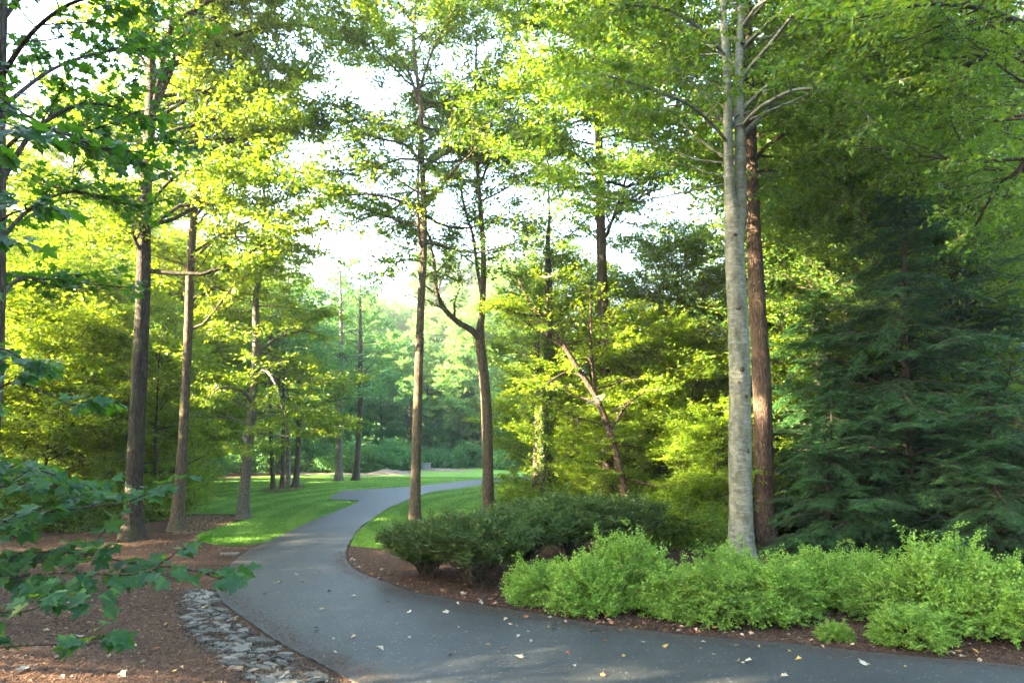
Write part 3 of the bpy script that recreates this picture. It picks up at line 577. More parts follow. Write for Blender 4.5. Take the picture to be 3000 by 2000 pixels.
template('understory_c', 10.5, .10, .15, 42, lambda t: 3.6 * (.45 + .6 * math.sin(math.pi * min(1, t * .85 + .12))), TAN, LEAF_OAK, el=(-5, 28), leaf=dict(per=12, size=.155, asp=.55, jit=.4), br=dict(n2=9, n3=10, flat=.6))
template('understory_d', 12.5, .09, .12, 44, lambda t: 3.6 * (.45 + .6 * math.sin(math.pi * min(1, t * .85 + .12))), TAN, LEAF_BEECH, el=(-5, 35), leaf=dict(per=8, size=.125, asp=.5, jit=.42), br=dict(n2=8, n3=9, flat=.5), wob=.05)
template('tall_a', 23, .24, .38, 40, lambda t: 5.6 * (1 - .55 * abs(t - .25)), OAK, LEAF_OAK, el=(0, 35), leaf=dict(per=11, size=.2, asp=.55, jit=.5), br=dict(n2=10, n3=9, flat=.4))
template('tall_b', 20, .20, .30, 38, lambda t: 4.8 * (1 - .5 * abs(t - .3)), TAN, LEAF_BEECH, el=(0, 35), leaf=dict(per=11, size=.19, asp=.55, jit=.5), br=dict(n2=10, n3=9, flat=.4))
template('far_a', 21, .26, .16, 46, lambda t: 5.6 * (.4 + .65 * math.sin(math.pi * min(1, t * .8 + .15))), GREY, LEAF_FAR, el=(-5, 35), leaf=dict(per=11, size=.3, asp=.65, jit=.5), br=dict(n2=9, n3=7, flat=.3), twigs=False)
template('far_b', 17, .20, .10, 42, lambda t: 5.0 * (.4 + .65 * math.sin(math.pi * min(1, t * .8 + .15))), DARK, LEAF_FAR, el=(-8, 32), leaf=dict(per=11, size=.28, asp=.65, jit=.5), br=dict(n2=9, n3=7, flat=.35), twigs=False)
template('mid_a', 15, .15, .10, 44, lambda t: 4.2 * (.4 + .65 * math.sin(math.pi * min(1, t * .8 + .15))), DARK, LEAF_BUSH, el=(-10, 30), leaf=dict(per=12, size=.21, asp=.6, jit=.45), br=dict(n2=9, n3=9, flat=.45), twigs=False)
def copy_tree(kind, x, y, rz, sc, name, label, cat='tree', group=None, dz=0, leafm=None):
    t, c = TREES[kind]; e = empty(name, (x, y, float(H(x, y)) + dz), label, cat, group, rz, sc)
    link('trunk', t, e); link('crown', c, e); return e
def xp(px, Y): return (px - CX) / F * Y
# thicket right of centre (dogwood saplings)
G1 = 'bright saplings crowded in the thicket right of the driveway'
LB1 = 'leafy sapling in the bright thicket between the centre trunks and the beech'
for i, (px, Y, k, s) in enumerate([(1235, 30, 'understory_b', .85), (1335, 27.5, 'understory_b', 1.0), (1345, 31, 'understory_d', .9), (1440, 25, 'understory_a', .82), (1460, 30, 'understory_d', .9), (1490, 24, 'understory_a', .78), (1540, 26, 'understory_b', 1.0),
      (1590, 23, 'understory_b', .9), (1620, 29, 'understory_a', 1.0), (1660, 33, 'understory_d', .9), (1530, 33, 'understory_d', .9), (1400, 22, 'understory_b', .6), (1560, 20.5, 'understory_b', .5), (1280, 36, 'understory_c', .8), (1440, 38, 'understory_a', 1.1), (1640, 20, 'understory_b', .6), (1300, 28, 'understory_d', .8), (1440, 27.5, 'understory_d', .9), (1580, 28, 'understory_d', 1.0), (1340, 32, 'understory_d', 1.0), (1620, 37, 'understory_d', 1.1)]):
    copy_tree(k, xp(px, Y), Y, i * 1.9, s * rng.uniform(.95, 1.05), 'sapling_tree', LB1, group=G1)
# left wood
G2 = 'understory trees filling the wood on the left'
LB2 = 'yellow green understory tree in the wood on the left, behind the tall oak'
for i, (px, Y, k, s) in enumerate([(-30, 24, 'understory_b', .9), (60, 25, 'understory_a', 1.2), (110, 24, 'understory_b', 1.0), (190, 28, 'understory_c', 1.1), (235, 27, 'understory_a', 1.05), (300, 31, 'understory_a', 1.3), (365, 26, 'understory_b', 1.1), (395, 33, 'understory_c', 1.1), (440, 38, 'understory_c', 1.1),
      (20, 34, 'understory_c', 1.2), (120, 38, 'understory_a', 1.5), (220, 40, 'understory_c', 1.3), (375, 29, 'understory_b', .8), (480, 46, 'understory_c', 1.1), (330, 42, 'understory_c', 1.2), (350, 34, 'understory_b', 1.1), (420, 50, 'understory_c', 1.2), (470, 62, 'understory_c', 1.3), (160, 31, 'understory_b', 1.3), (270, 35, 'understory_b', 1.3)]):
    copy_tree(k, xp(px, Y), Y, i * 2.3, s, 'understory_tree', LB2, group=G2)
for i, (px, Y, k, s) in enumerate([(90, 32, 'tall_a', .85), (230, 47, 'tall_b', 1.0), (400, 55, 'tall_a', .95)]):
    copy_tree(k, xp(px, Y), Y, i * 1.3, s, 'forest_tree', 'tall forest tree rising above the understory in the left wood', group='tall trees of the left wood')
# trunks standing on the far lawn
G3 = 'trees standing on the far lawn'
for i, (px, py, dpx, lab, ln) in enumerate([(475, 1126, 12, 'lone dim trunk at the far left corner of the lawn', 0), (628, 1124, 11, 'leftmost thin dark trunk of the cluster in the brown bed on the lawn', -6), (648, 1122, 11, 'second trunk from the left in the brown bed cluster on the lawn', 3), (662, 1112, 12, 'grey trunk standing at the back of the brown bed cluster', 0),
      (679, 1119, 15, 'rightmost trunk of the brown bed cluster, leaning slightly right', 8), (778, 1104, 18, 'tall bare grey trunk alone on the far lawn, left one of two', 2), (817, 1103, 16, 'leaning dark trunk on the far lawn, right one of two', 10)]):
    g = g0(px, py); Y = g[1]; hts = [9, 9, 10, 13, 11, 15, 14][i]; kk = dict(zr=(5.0 if i < 5 else 6, hts), n=20, Lf=lambda t: 3.9 - 2.3 * t, el=(-5, 30))
    tp = 1000 - (hts - 3) * F / Y
    hero('lawn_tree', [(px, py, dpx), (px + ln * .5, py - 60, dpx * .8), (px + ln, py - 150, dpx * .75), (px + ln * 1.1 + (4 if i == 5 else 0), py - 280, dpx * .6), (px + ln, tp, 3)], Y, (DARK if i in (1, 2, 4, 6) else GREY), LEAF_BUSH if i != 3 else LEAF_FAR,
         lab, rand=[kk], leaf=dict(per=8, size=.19, asp=.55, jit=.45), br=dict(n2=7, n3=6, flat=.5), group=G3)
# far trees in the haze
G4 = 'hazy trees beyond the far lawn'
LB4 = 'pale hazy tree in the woodland beyond the far lawn'
k = 0
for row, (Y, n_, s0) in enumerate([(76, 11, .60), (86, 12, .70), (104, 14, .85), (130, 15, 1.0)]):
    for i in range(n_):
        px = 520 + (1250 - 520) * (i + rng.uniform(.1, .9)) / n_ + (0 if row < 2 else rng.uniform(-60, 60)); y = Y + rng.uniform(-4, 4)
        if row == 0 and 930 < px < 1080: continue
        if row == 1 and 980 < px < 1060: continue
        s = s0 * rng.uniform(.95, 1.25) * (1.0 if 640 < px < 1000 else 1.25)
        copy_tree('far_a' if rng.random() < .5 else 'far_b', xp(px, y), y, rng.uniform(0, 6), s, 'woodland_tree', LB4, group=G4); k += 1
for i, (px, Y, s) in enumerate([(600, 60, 1.0), (520, 62, 1.0), (655, 59, 1.05), (715, 62, 1.1), (750, 64, .95), (690, 68, .8), (740, 70, .72), (830, 69, .75), (880, 72, .65), (930, 75, .55), (1090, 76, .62), (1150, 70, .72), (1200, 62, .75), (560, 56, .7), (1035, 88, .75), (1060, 96, .9)]):
    copy_tree('mid_a', xp(px, Y), Y, i * 2.1, s, 'woodland_edge_tree', 'green tree at the far edge of the lawn in front of the hazy wood', group='trees along the far lawn edge')
# understory bushes along far lawn
def bush_mesh(name, rx, rz_, nn, size, mat, asp=.6):
    tw = []; m_ = nn // 10; th = rng.uniform(0, 6.283, m_); ph = np.arccos(rng.uniform(-.1, 1, m_)); rr = rng.uniform(.45, .95, m_) * (1 + .25 * np.sin(th * 3 + 1) * np.sin(ph * 4))
    d = np.c_[np.sin(ph) * np.cos(th) * rx, np.sin(ph) * np.sin(th) * rx, np.cos(ph) * rz_]; P = d * rr[:, None] + np.array([0, 0, .1]); D = norm(d + rng.normal(0, .3, (m_, 3)))
    tw.append((P, D, rng.uniform(.15, .4, m_) * rx * .6)); T = Tubes()
    for a_ in range(9):
        e_ = d[rng.integers(m_)] * .8; T.tube(np.array([[0, 0, -.05], e_ * .5 + rng.normal(0, .04, 3), e_]), [.02 * rx, .012 * rx, .005], 5)
    TREES[name] = (T.mesh('stems', DARK), foliage(tw, per=10, size=size, asp=asp, flat=.7, jit=.5, mat=mat, T=None))
bush_mesh('bush', 1.7, 1.9, 9000, .2, LEAF_BUSH); bush_mesh('bush_b', 1.5, 1.5, 8000, .18, LEAF_BUSH)
def copy_bush(kind, x, y, rz, sc, name, label, group, cat='shrub'):
    t, c = TREES[kind]; e = empty(name, (x, y, float(H(x, y))), label, cat, group, rz, sc); link('stems', t, e); link('foliage', c, e); return e
for i, (px, Y, s) in enumerate([(690, 58, 1.2), (720, 59, 1.3), (755, 57, 1.0), (840, 56.5, 1.0), (870, 58, 1.2), (905, 60, 1.2), (935, 61, 1.1), (1010, 65, .8), (1045, 64, .9), (1075, 66, 1.1), (1110, 66, 1.1), (960, 66, .9), (1000, 68, .9), (1030, 78, 1.5), (1060, 80, 1.6), (1000, 80, 1.6), (1045, 72, .75), (1020, 84, 1.8), (600, 60, 1.2), (540, 60, 1.2), (1150, 64, 1.2), (650, 59, 1.1), (500, 58, 1.2), (470, 52, 1.1), (430, 46, 1.2), (400, 42, 1.1), (360, 40, 1.2), (530, 57, 1.2), (620, 57, 1.1), (800, 57, 1.1), (780, 61, 1.4), (1180, 62, 1.2), (580, 63, 1.3)]):
    copy_bush('bush' if i % 2 else 'bush_b', xp(px, Y), Y, i * 1.7, s, 'far_bush', 'rounded bush in the hedge of greenery behind the straw at the far lawn edge', 'bushes along the far lawn edge')
bush_mesh('wood_shrub', 1.5, 1.7, 9000, .13, LEAF_OAK, .55)
for i, (px, Y, s) in enumerate([(-20, 21, 1.0), (60, 23, 1.1), (130, 24.5, 1.0), (180, 22.5, .8), (235, 24, 1.0), (275, 26, 1.1), (340, 25, .9), (365, 27.5, 1.1), (395, 30, 1.1), (310, 29, 1.2), (90, 28, 1.3), (200, 29, 1.3), (420, 35, 1.2), (20, 30, 1.3)]):
    copy_bush('wood_shrub', xp(px, Y), Y, i * 1.7, s, 'wood_shrub', 'low leafy shrub on the floor of the left wood behind the two left trunks', 'shrubs on the floor of the left wood')
for i, (px, Y, s) in enumerate([(1215, 27, .8), (1290, 24, .8), (1350, 23, .8), (1420, 22, .75), (1480, 20.5, .7), (1530, 19.5, .7), (1590, 19.5, .8), (1640, 18.5, .65), (1560, 23, 1.0), (1800, 21, .9), (1840, 23, 1.1), (1320, 28, 1.1), (1460, 26, 1.1), (1640, 24, 1.1)]):
    copy_bush('wood_shrub', xp(px, Y), Y, i * 1.7, s, 'wood_shrub', 'low leafy shrub filling the foot of the bright thicket behind the garden shrubs', 'shrubs at the foot of the thicket')
# woods on the right behind the hemlocks
for i, (px, Y, k, s) in enumerate([(1850, 27, 'tall_b', .95), (1980, 34, 'tall_a', 1.0), (2080, 25, 'tall_a', .9), (2200, 36, 'tall_b', 1.0), (2190, 27, 'tall_a', .85), (1800, 40, 'tall_a', 1.0), (2420, 36, 'tall_a', 1.0), (1900, 52, 'tall_b', 1.1), (2120, 48, 'tall_b', 1.1)]):
    copy_tree(k, xp(px, Y), Y, i * 1.1, s, 'forest_tree', 'tall broadleaf tree in the wood behind the hemlocks on the right', group='tall trees of the right wood')
for i, (px, Y, k, s) in enumerate([(1800, 24, 'understory_a', .9), (1870, 29, 'understory_c', 1.0), (1930, 26, 'understory_b', 1.1), (1990, 30, 'understory_a', 1.1), (1760, 32, 'understory_c', 1.0), (2060, 33, 'understory_c', 1.0), (2150, 28, 'understory_a', 1.1), (2215, 31, 'understory_c', 1.1), (1700, 26, 'understory_b', .9), (1960, 22.5, 'understory_d', 1.15), (2150, 24, 'understory_d', 1.25), (2290, 21, 'understory_d', 1.1), (2060, 26, 'understory_d', 1.3), (1860, 24, 'understory_d', 1.1)]):
    copy_tree(k, xp(px, Y), Y, i * 1.5, s, 'understory_tree', 'sunlit understory tree between the reddish trunk and the hemlocks', group='understory trees of the right wood')
# trees over the camera's right side whose branches hang into the picture
hero('overhanging_tree', [(2560, 1330, 60), (2545, 900, 48), (2520, 500, 42), (2490, 200, 36), (2440, 0, 30), (2400, -300, 20), (2380, -900, 6)], 13.0, DARK, LEAF_BEECH,
     'dark overhanging tree whose boughs fill the upper right corner', limbs=[
     [(2500, 330, 20, 0), (2400, 330, 16, .4), (2330, 400, 12, 1), (2290, 430, 9, 1.4), (2240, 520, 5, 2)],
     [(2480, 190, 22, 0), (2380, 150, 18, .3), (2300, 120, 14, .8), (2200, 160, 10, 1.4), (2080, 210, 5, 2)],
     [(2470, 120, 20, 0), (2360, 60, 15, -.6), (2250, 20, 11, -1.2), (2130, 10, 7, -2), (1980, 40, 4, -2.6)]],
     rand=[dict(zr=(8.3, 18.3), n=32, Lf=lambda t: 5.2, el=(0, 22), azc=160, azw=70, rscale=.3)], leaf=dict(per=8, size=.13, asp=.6, jit=.45), br=dict(n2=12, n3=11, flat=.6))

# ------------------------------------------------------------------ hemlocks
def hemlock(name, Ht, Rmax, nb, full=1.0):
    P = grow((0, 0, -.1), (.01, .01, 1), Ht, 16, .012, .03); Rd = .16 * Ht / 11 * (1 - np.linspace(0, 1, 17)) ** .8 + .008
    T = Tubes(); T.tube(P, Rd, 9, .04); z = P[:, 2]; Ps = []; Ds = []; Ls = []
    for i in range(nb):
        t = ((i + rng.random()) / nb) ** 1.1; hz = Ht * (.05 + .94 * t); p = np.array([np.interp(hz, z, P[:, j]) for j in range(3)])
        L = Rmax * (1 - t) ** .8 * rng.uniform(.5, 1.15) + .25; az = i * 2.39996 + rng.uniform(-.5, .5); e = rng.uniform(-.2, .55)
        B = grow(p, (math.cos(az) * math.cos(e), math.sin(az) * math.cos(e), math.sin(e)), L, 8, .10, -.065); T.tube(B, np.linspace(.011 * L + .004, .003, 9), 4)
        k = int(6 + L * 9 * full); u = .08 + .92 * (np.arange(k) + rng.random(k)) / k; bp_ = along(B, u); tb = norm(along(B, np.minimum(u + .04, 1)) - along(B, u - .04)); sg = np.where(np.arange(k) % 2, 1, -1)[:, None]
        sd_ = norm(np.cross(tb, (0, 0, 1))) * sg; D = norm(sd_ * .85 + tb * .75 + rng.normal(0, .12, (k, 3)) + np.array([0, 0, -.12])); ll = (.22 + .30 * L * (1 - u)) * rng.uniform(.7, 1.2, k)
        for q in range(k):
            Bq = grow(bp_[q], D[q], ll[q], 3, .05, -.06); T.tube(Bq, [.005, .004, .003, .002], 3) if ll[q] > .5 else None
            m_ = int(5 + ll[q] * 20); uu = (np.arange(m_) + rng.random(m_)) / m_; pp = along(Bq, uu); tq = norm(along(Bq, np.minimum(uu + .08, 1)) - along(Bq, uu - .08)); s3 = norm(np.cross(tq, (0, 0, 1))) * np.where(np.arange(m_) % 2, 1, -1)[:, None]
            Ps.append(pp); Ds.append(norm(s3 * .7 + tq * .8 + rng.normal(0, .1, (m_, 3)) + np.array([0, 0, -.1]))); Ls.append((.08 + .10 * (1 - uu)) * rng.uniform(.7, 1.25, m_))
    S0 = np.vstack(Ps); D0 = np.vstack(Ds); L0 = np.concatenate(Ls); n_ = len(L0)
    # each spray: a narrow blade plus small side blades
    P1 = [S0]; A1 = [D0]; LL = [L0]; WW = [np.full(n_, .010)]; sd3 = norm(np.cross(D0, (0, 0, 1)))
    for f in (.3, .6):
        for s in (1, -1):
            P1.append(S0 + D0 * (L0 * f)[:, None]); A1.append(norm(D0 * .8 + sd3 * s * .75 + np.array([0, 0, -.08]))); LL.append(L0 * (.62 - .35 * f)); WW.append(np.full(n_, .009))
    P1 = np.vstack(P1); A1 = np.vstack(A1); LL = np.concatenate(LL) * 1.3; WW = np.concatenate(WW) * 1.8; N1 = norm(np.array([0, 0, 1.0]) + rng.normal(0, .3, P1.shape))
    sh = np.tile(np.clip(rng.beta(2, 2, n_) + rng.normal(0, .05, n_), 0, 1), 5)
    cr = leafmesh('crown', quads_leaf(P1, A1, N1, LL, WW, .1, .1), LEAF_HEM, sh); TREES[name] = (T.mesh('trunk', DARK), cr); print(name, len(LL))
hemlock('hemlock_a', 10.5, 4.2, 150); hemlock('hemlock_b', 8.0, 3.6, 120)
for px, Y, k, s, rz, lab in [(2080, 18.5, 'hemlock_a', 1.0, 0, 'big dark hemlock with drooping feathery boughs in the middle of the right side'), (2660, 16.0, 'hemlock_a', .95, 2.0, 'dark hemlock cut by the right edge of the picture'),
      (1905, 20.5, 'hemlock_b', .95, 1.0, 'smaller hemlock spreading low just right of the reddish trunk'), (2200, 21.5, 'hemlock_a', 1.1, 4.0, 'tall hemlock standing behind the gap between the two big hemlocks'),
      (1890, 17.9, 'hemlock_b', .6, 5.0, 'small hemlock whose low boughs reach in front of the reddish trunk'), (2000, 23, 'hemlock_a', 1.05, 1.4, 'hemlock in the back row between the reddish trunk and the big hemlock'),
      (2270, 15.6, 'hemlock_b', .60, 3.0, 'young hemlock close behind the rightmost light green shrub')]:
    copy_tree(k, xp(px, Y), Y, rz, s, 'hemlock_tree', lab, 'hemlock', 'hemlocks on the right')

# ------------------------------------------------------------------ shrubs
def shrub(name, rx, ry, hz, nst, per, size, mat, asp, narrow=False, bare=.15):
    """many arching shoots from the base; leaves along their outer part"""
    T = Tubes(); tw = []
    for i in range(nst):
        az = rng.uniform(0, 6.283); e = math.acos(rng.uniform(.02, 1)); dd = np.array([math.sin(e) * math.cos(az) * rx, math.sin(e) * math.sin(az) * ry, math.cos(e) * hz]); lob = 1 + .13 * math.sin(az * 4 + e * 3) + .11 * math.sin(az * 7 - e * 5) + .08 * math.sin(az * 13 + e * 9)
        end = dd * rng.uniform(.72, 1.0) * lob; end[2] = max(.07, end[2] + .05); st = rng.normal(0, .05 * rx, 3) * np.array([1, 1, 0])
        mid = st * .5 + end * .5 + np.array([0, 0, .12 * hz]) * (1 - end[2] / hz); B = catmull(np.array([st, mid, end]), 3)
        if i % 3 == 0: T.tube(B, np.linspace(.009 if not narrow else .016, .003, len(B)), 4)
        m_ = 7; u = rng.uniform(bare + .45, 1, m_); tb = norm(along(B, np.minimum(u + .06, 1)) - along(B, u - .06)); D = norm(tb + rng.normal(0, .55, (m_, 3)) + np.array([0, 0, .25])); tw.append((along(B, u), D, rng.uniform(.10, .24, m_) * (rx + hz) * .5))
    TREES[name] = (T.mesh('stems', DARK), foliage(tw, per=per, size=size, asp=asp, flat=.5, droop=.0, jit=.5 if not narrow else .3, mat=mat, T=T, twr=.0025, spread=.35))
shrub('spirea_a', .95, .85, 1.12, 430, 12, .052, LEAF_SPIREA, .62); shrub('spirea_b', .85, .8, .95, 380, 12, .052, LEAF_SPIREA, .62); shrub('spirea_c', 1.1, 1.0, 1.3, 520, 12, .052, LEAF_SPIREA, .62)
def yew(name, rx, hz, nst):
    T = Tubes(); tw = []
    for i in range(nst):
        az = rng.uniform(0, 6.283); e = rng.uniform(.15, 1.25); q = math.sin(e); end = np.array([math.cos(az) * rx * q ** .8, math.sin(az) * rx * q ** .8, hz * (.36 + .64 * math.cos(e) ** .6)]) * rng.uniform(.7, 1.05)
        st = np.array([rng.normal(0, .07), rng.normal(0, .07), -.03]); mid = end * .5 + np.array([-end[0] * .08, -end[1] * .08, -.04]); B = catmull(np.array([st, mid, end]), 4); T.tube(B, np.linspace(.03 if i % 5 == 0 else .008, .004, len(B)), 5)
        m_ = 15; u = rng.uniform(.6, 1, m_); tb = norm(along(B, np.minimum(u + .06, 1)) - along(B, u - .06)); D = norm(tb + rng.normal(0, .5, (m_, 3)) + np.array([0, 0, .25])); tw.append((along(B, u), D, rng.uniform(.14, .34, m_)))
    TREES[name] = (T.mesh('stems', DARK), foliage(tw, per=12, size=.105, asp=.26, flat=.2, droop=-.15, jit=.35, mat=LEAF_YEW, T=T, twr=.003, spread=.15))
yew('juniper_a', 1.3, 1.35, 230); yew('juniper_b', 1.2, 1.2, 210)
GS = 'light green shrubs along the driveway'
spir = [(1248, 1396, 'spirea_b', .92, 'leftmost light green shrub, next to the dark juniper with bare stems'), (1352, 1418, 'spirea_b', 1.0, 'light green shrub, second from the left along the driveway'), (1450, 1400, 'spirea_c', .95, 'light green shrub, third from the left, set back from the kerb'),
        (1560, 1425, 'spirea_b', .98, 'light green shrub in front of the thicket, just left of the pale beech'), (1655, 1442, 'spirea_a', .95, 'light green shrub left of the beech base, reaching the driveway edge'), (1790, 1440, 'spirea_a', 1.02, 'light green shrub in front of the pale beech and the reddish trunk'),
        (1700, 1385, 'spirea_c', .85, 'light green shrub hugging the base of the pale beech'), (1925, 1410, 'spirea_a', 1.0, 'light green shrub just right of the reddish trunk'), (2020, 1400, 'spirea_c', .85, 'light green shrub before the big hemlock'),
        (2130, 1500, 'spirea_b', .72, 'low light green shrub spilling onto the driveway edge at lower right'), (2230, 1455, 'spirea_c', 1.12, 'tallest light green shrub with a rounded dome at the right'), (2370, 1480, 'spirea_a', 1.05, 'light green shrub cut by the right edge of the picture'), (1930, 1478, 'spirea_b', .34, 'tiny light green sprig shrub at the driveway edge between two large shrubs'),
        (1480, 1395, 'spirea_a', 1.0, 'light green shrub behind the third shrub from the left'), (2080, 1440, 'spirea_a', .8, 'small light green shrub left of the tallest domed shrub')]
for i, (px, py, k, s, lab) in enumerate(spir):
    g = g0(px, py); copy_bush(k, g[0], g[1] + .55 * s, i * 1.3, (s * .93, s * .93, s * (.9 if 1340 < px < 1500 else .78 if px < 2200 or s < .5 else .86)), 'spirea_shrub', lab, GS)
GJ = 'dark feathery junipers'
for i, (px, py, k, s, lab) in enumerate([(1088, 1345, 'juniper_a', 1.05, 'dark feathery juniper showing bare black stems at its base'), (975, 1325, 'juniper_b', .95, 'dark juniper at the left end of the shrub row, beside the lawn'), (1200, 1300, 'juniper_a', 1.05, 'dark juniper behind the leftmost light green shrub'),
      (1310, 1280, 'juniper_b', 1.25, 'dark juniper in the back row under the ivy covered tree'), (1420, 1275, 'juniper_a', 1.1, 'rightmost dark juniper under the leaning trunk')]):
    g = g0(px, py); copy_bush(k, g[0], g[1] + .3, i * 2.1, (s, s, s * .88), 'juniper_shrub', lab, GJ)

# ------------------------------------------------------------------ near maple on the left
def near_maple():
    pts = [(-75, 1700, 60), (-40, 1200, 52), (-14, 900, 46), (-8, 740, 42), (-4, 500, 38), (-2, 250, 34), (4, 0, 30), (20, -300, 20), (40, -700, 8)]
    Y = 6.0; P, Rd = trunk_world(pts, Y); Rd = Rd * .8; base = P[0].copy(); base[2] += .12; T = Tubes(); T.tube(P, flare(P, Rd), 14, .05)
    # boughs reaching right in the upper left
    lims = []
    for l in [[(-4, 430, 16, 0), (80, 300, 13, .2), (190, 240, 10, .5), (300, 260, 7, .8), (400, 330, 4, 1)], [(-6, 560, 14, 0), (70, 480, 11, .3), (170, 440, 8, .6), (290, 470, 5, .9)], [(0, 180, 16, 0), (70, 80, 12, -.2), (160, 10, 9, -.4), (280, -20, 6, -.6)],
              [(-6, 700, 12, 0), (40, 640, 10, .5), (90, 640, 8, .8), (190, 650, 5, 1.2)], [(0, 250, 14, 0), (120, 160, 10, .6), (240, 120, 8, 1.2), (400, 110, 5, 2)], [(-4, 60, 14, 0), (100, -60, 12, .3), (280, -120, 8, .6), (480, -120, 5, 1)], [(-6, 360, 12, 0), (60, 300, 9, -.8), (110, 290, 6, -1.2), (170, 330, 4, -1.6)]]:
        lp, lr = limb_world(l, Y); lims.append((lp, lr * .8)); T.tube(lp, lr * .8, 7)
    tw = []; T2 = T; branch_out(T2, lims, tw, n2=13, n3=9, l3=(.2, .45), flat=.6)
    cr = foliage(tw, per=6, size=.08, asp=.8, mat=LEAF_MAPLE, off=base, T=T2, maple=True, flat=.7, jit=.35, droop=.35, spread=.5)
    e = empty('maple_tree', base, 'near maple at the left edge whose dark lobed leaves hang into the foreground', 'tree')
    link('trunk', T.mesh('trunk', DARK, base), e); link('crown', cr, e)
    # low foreground bough
    T3 = Tubes(); LF = []
    def bough(l, twl, nl, y0):
        lp = catmull(np.array([at(a, b, d) for a, b, d in l]), 6); T3.tube(lp, np.linspace(.012, .003, len(lp)), 6)
        for u in np.linspace(.12, 1, nl):
            p = along(lp, [u])[0]; t = norm(along(lp, [min(1, u + .05)])[0] - along(lp, [u - .05])[0])
            for s in (1, -1):
                if rng.random() < .06: continue
                sd_ = norm(np.cross(t, (0, 0, 1))) * s; L = twl * rng.uniform(.4, 1.1) * (1.15 - .5 * u); B = grow(p, sd_ * .8 + t * .9 + rng.normal(0, .25, 3), L, 4, .12, .02); T3.tube(B, np.linspace(.005, .002, 5), 4)
                for v in np.linspace(.15, 1, 5):
                    q = along(B, [v])[0]; tb = norm(B[-1] - B[0])
                    for s2 in (1, -1):
                        a_ = norm(np.cross(tb, (0, 0, 1)) * s2 + tb * rng.uniform(.3, 1) + rng.normal(0, .25, 3)); pe = q + a_ * rng.uniform(.03, .08) + np.array([0, 0, .01]); T3.sticks([q], [pe], np.array([.0014]), np.array([.001])); LF.append((pe, norm(a_ + np.array([0, 0, -.45]))))
    bough([(-260, 1330, 4.6), (-40, 1330, 4.0), (125, 1314, 3.7), (300, 1318, 3.6), (380, 1300, 3.6), (470, 1315, 3.65)], .42, 10, 0)
    bough([(-260, 1400, 4.9), (-60, 1300, 4.4), (60, 1270, 4.2), (180, 1270, 4.1), (290, 1290, 4.1)], .45, 9, 0)
    bough([(-260, 1120, 4.9), (-80, 1090, 4.6), (20, 1075, 4.5), (110, 1085, 4.4), (200, 1130, 4.4)], .4, 7, 0)
    bough([(-260, 1250, 4.8), (-60, 1215, 4.2), (80, 1180, 3.9), (200, 1165, 3.8), (300, 1150, 3.8)], .5, 9, 0)
    bough([(-240, 1180, 4.6), (-60, 1130, 4.3), (60, 1110, 4.1), (130, 1120, 4.0)], .4, 6, 0)
    bough([(-240, 1440, 4.5), (-100, 1420, 3.9), (0, 1405, 3.5), (70, 1400, 3.4), (110, 1380, 3.4)], .3, 5, 0)
    bough([(-200, 1500, 4.0), (-60, 1490, 3.3), (20, 1482, 3.1), (120, 1478, 3.1), (200, 1480, 3.1)], .12, 3, 0)
    bough([(-240, 960, 4.6), (-60, 930, 4.0), (20, 880, 3.8), (100, 900, 3.7), (160, 930, 3.7)], .28, 5, 0)
    bough([(-240, 1000, 4.4), (-80, 820, 3.8), (0, 800, 3.6), (60, 830, 3.5)], .25, 4, 0)
    bough([(-200, 700, 4.0), (-60, 560, 3.3), (10, 500, 3.1), (60, 480, 3.0)], .25, 4, 0)
    bough([(-200, 400, 4.0), (-60, 340, 3.3), (0, 300, 3.1), (50, 310, 3.0)], .25, 4, 0)
    P_ = np.array([q[0] for q in LF]); A_ = np.array([q[1] for q in LF]); n_ = len(P_)
    Nn = norm(np.array([0, -.35, 1.0]) + rng.normal(0, .3, (n_, 3)))
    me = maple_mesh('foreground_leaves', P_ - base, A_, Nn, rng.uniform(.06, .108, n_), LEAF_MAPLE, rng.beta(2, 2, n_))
    # join the low boughs to the trunk
    link('low_boughs', T3.mesh('low_boughs', DARK, base), e); link('low_leaves', me, e)
near_maple()

# ------------------------------------------------------------------ trees out of the picture on the left: they cast the shade on the drive
GO = 'trees outside the left edge that shade the driveway'
su, sv = np.array([math.sin(R(SUN_AZ)), math.cos(R(SUN_AZ))]), np.array([math.cos(R(SUN_AZ)), -math.sin(R(SUN_AZ))])
for i, (u, v, k_, sc_) in enumerate([(13, -6, 'c', 1.05), (15, -2, 'c', 1.0), (12.5, 2, 'c', .95), (16, 5, 'c', 1.05), (13, 8.5, 'c', .95), (16.5, 12, 'c', 1.05), (13.5, 15.5, 'c', .95), (17, 19, 'c', 1.0), (14, 22, 'c', .85), (21, 16, 'a', 1.3), (20.5, 3.5, 'c', 1.1), (21, 11.5, 'c', 1.1), (14, 26, 'b', .85), (15, 30, 'b', .75), (15, 34.5, 'b', .7), (17, 40, 'b', .7), (15, 24, 'c', .8)]):
    p = su * u + sv * v; copy_tree('understory_' + k_, p[0], p[1], i * 1.7, sc_, 'understory_tree', 'tree outside the left edge of the picture', group=GO)

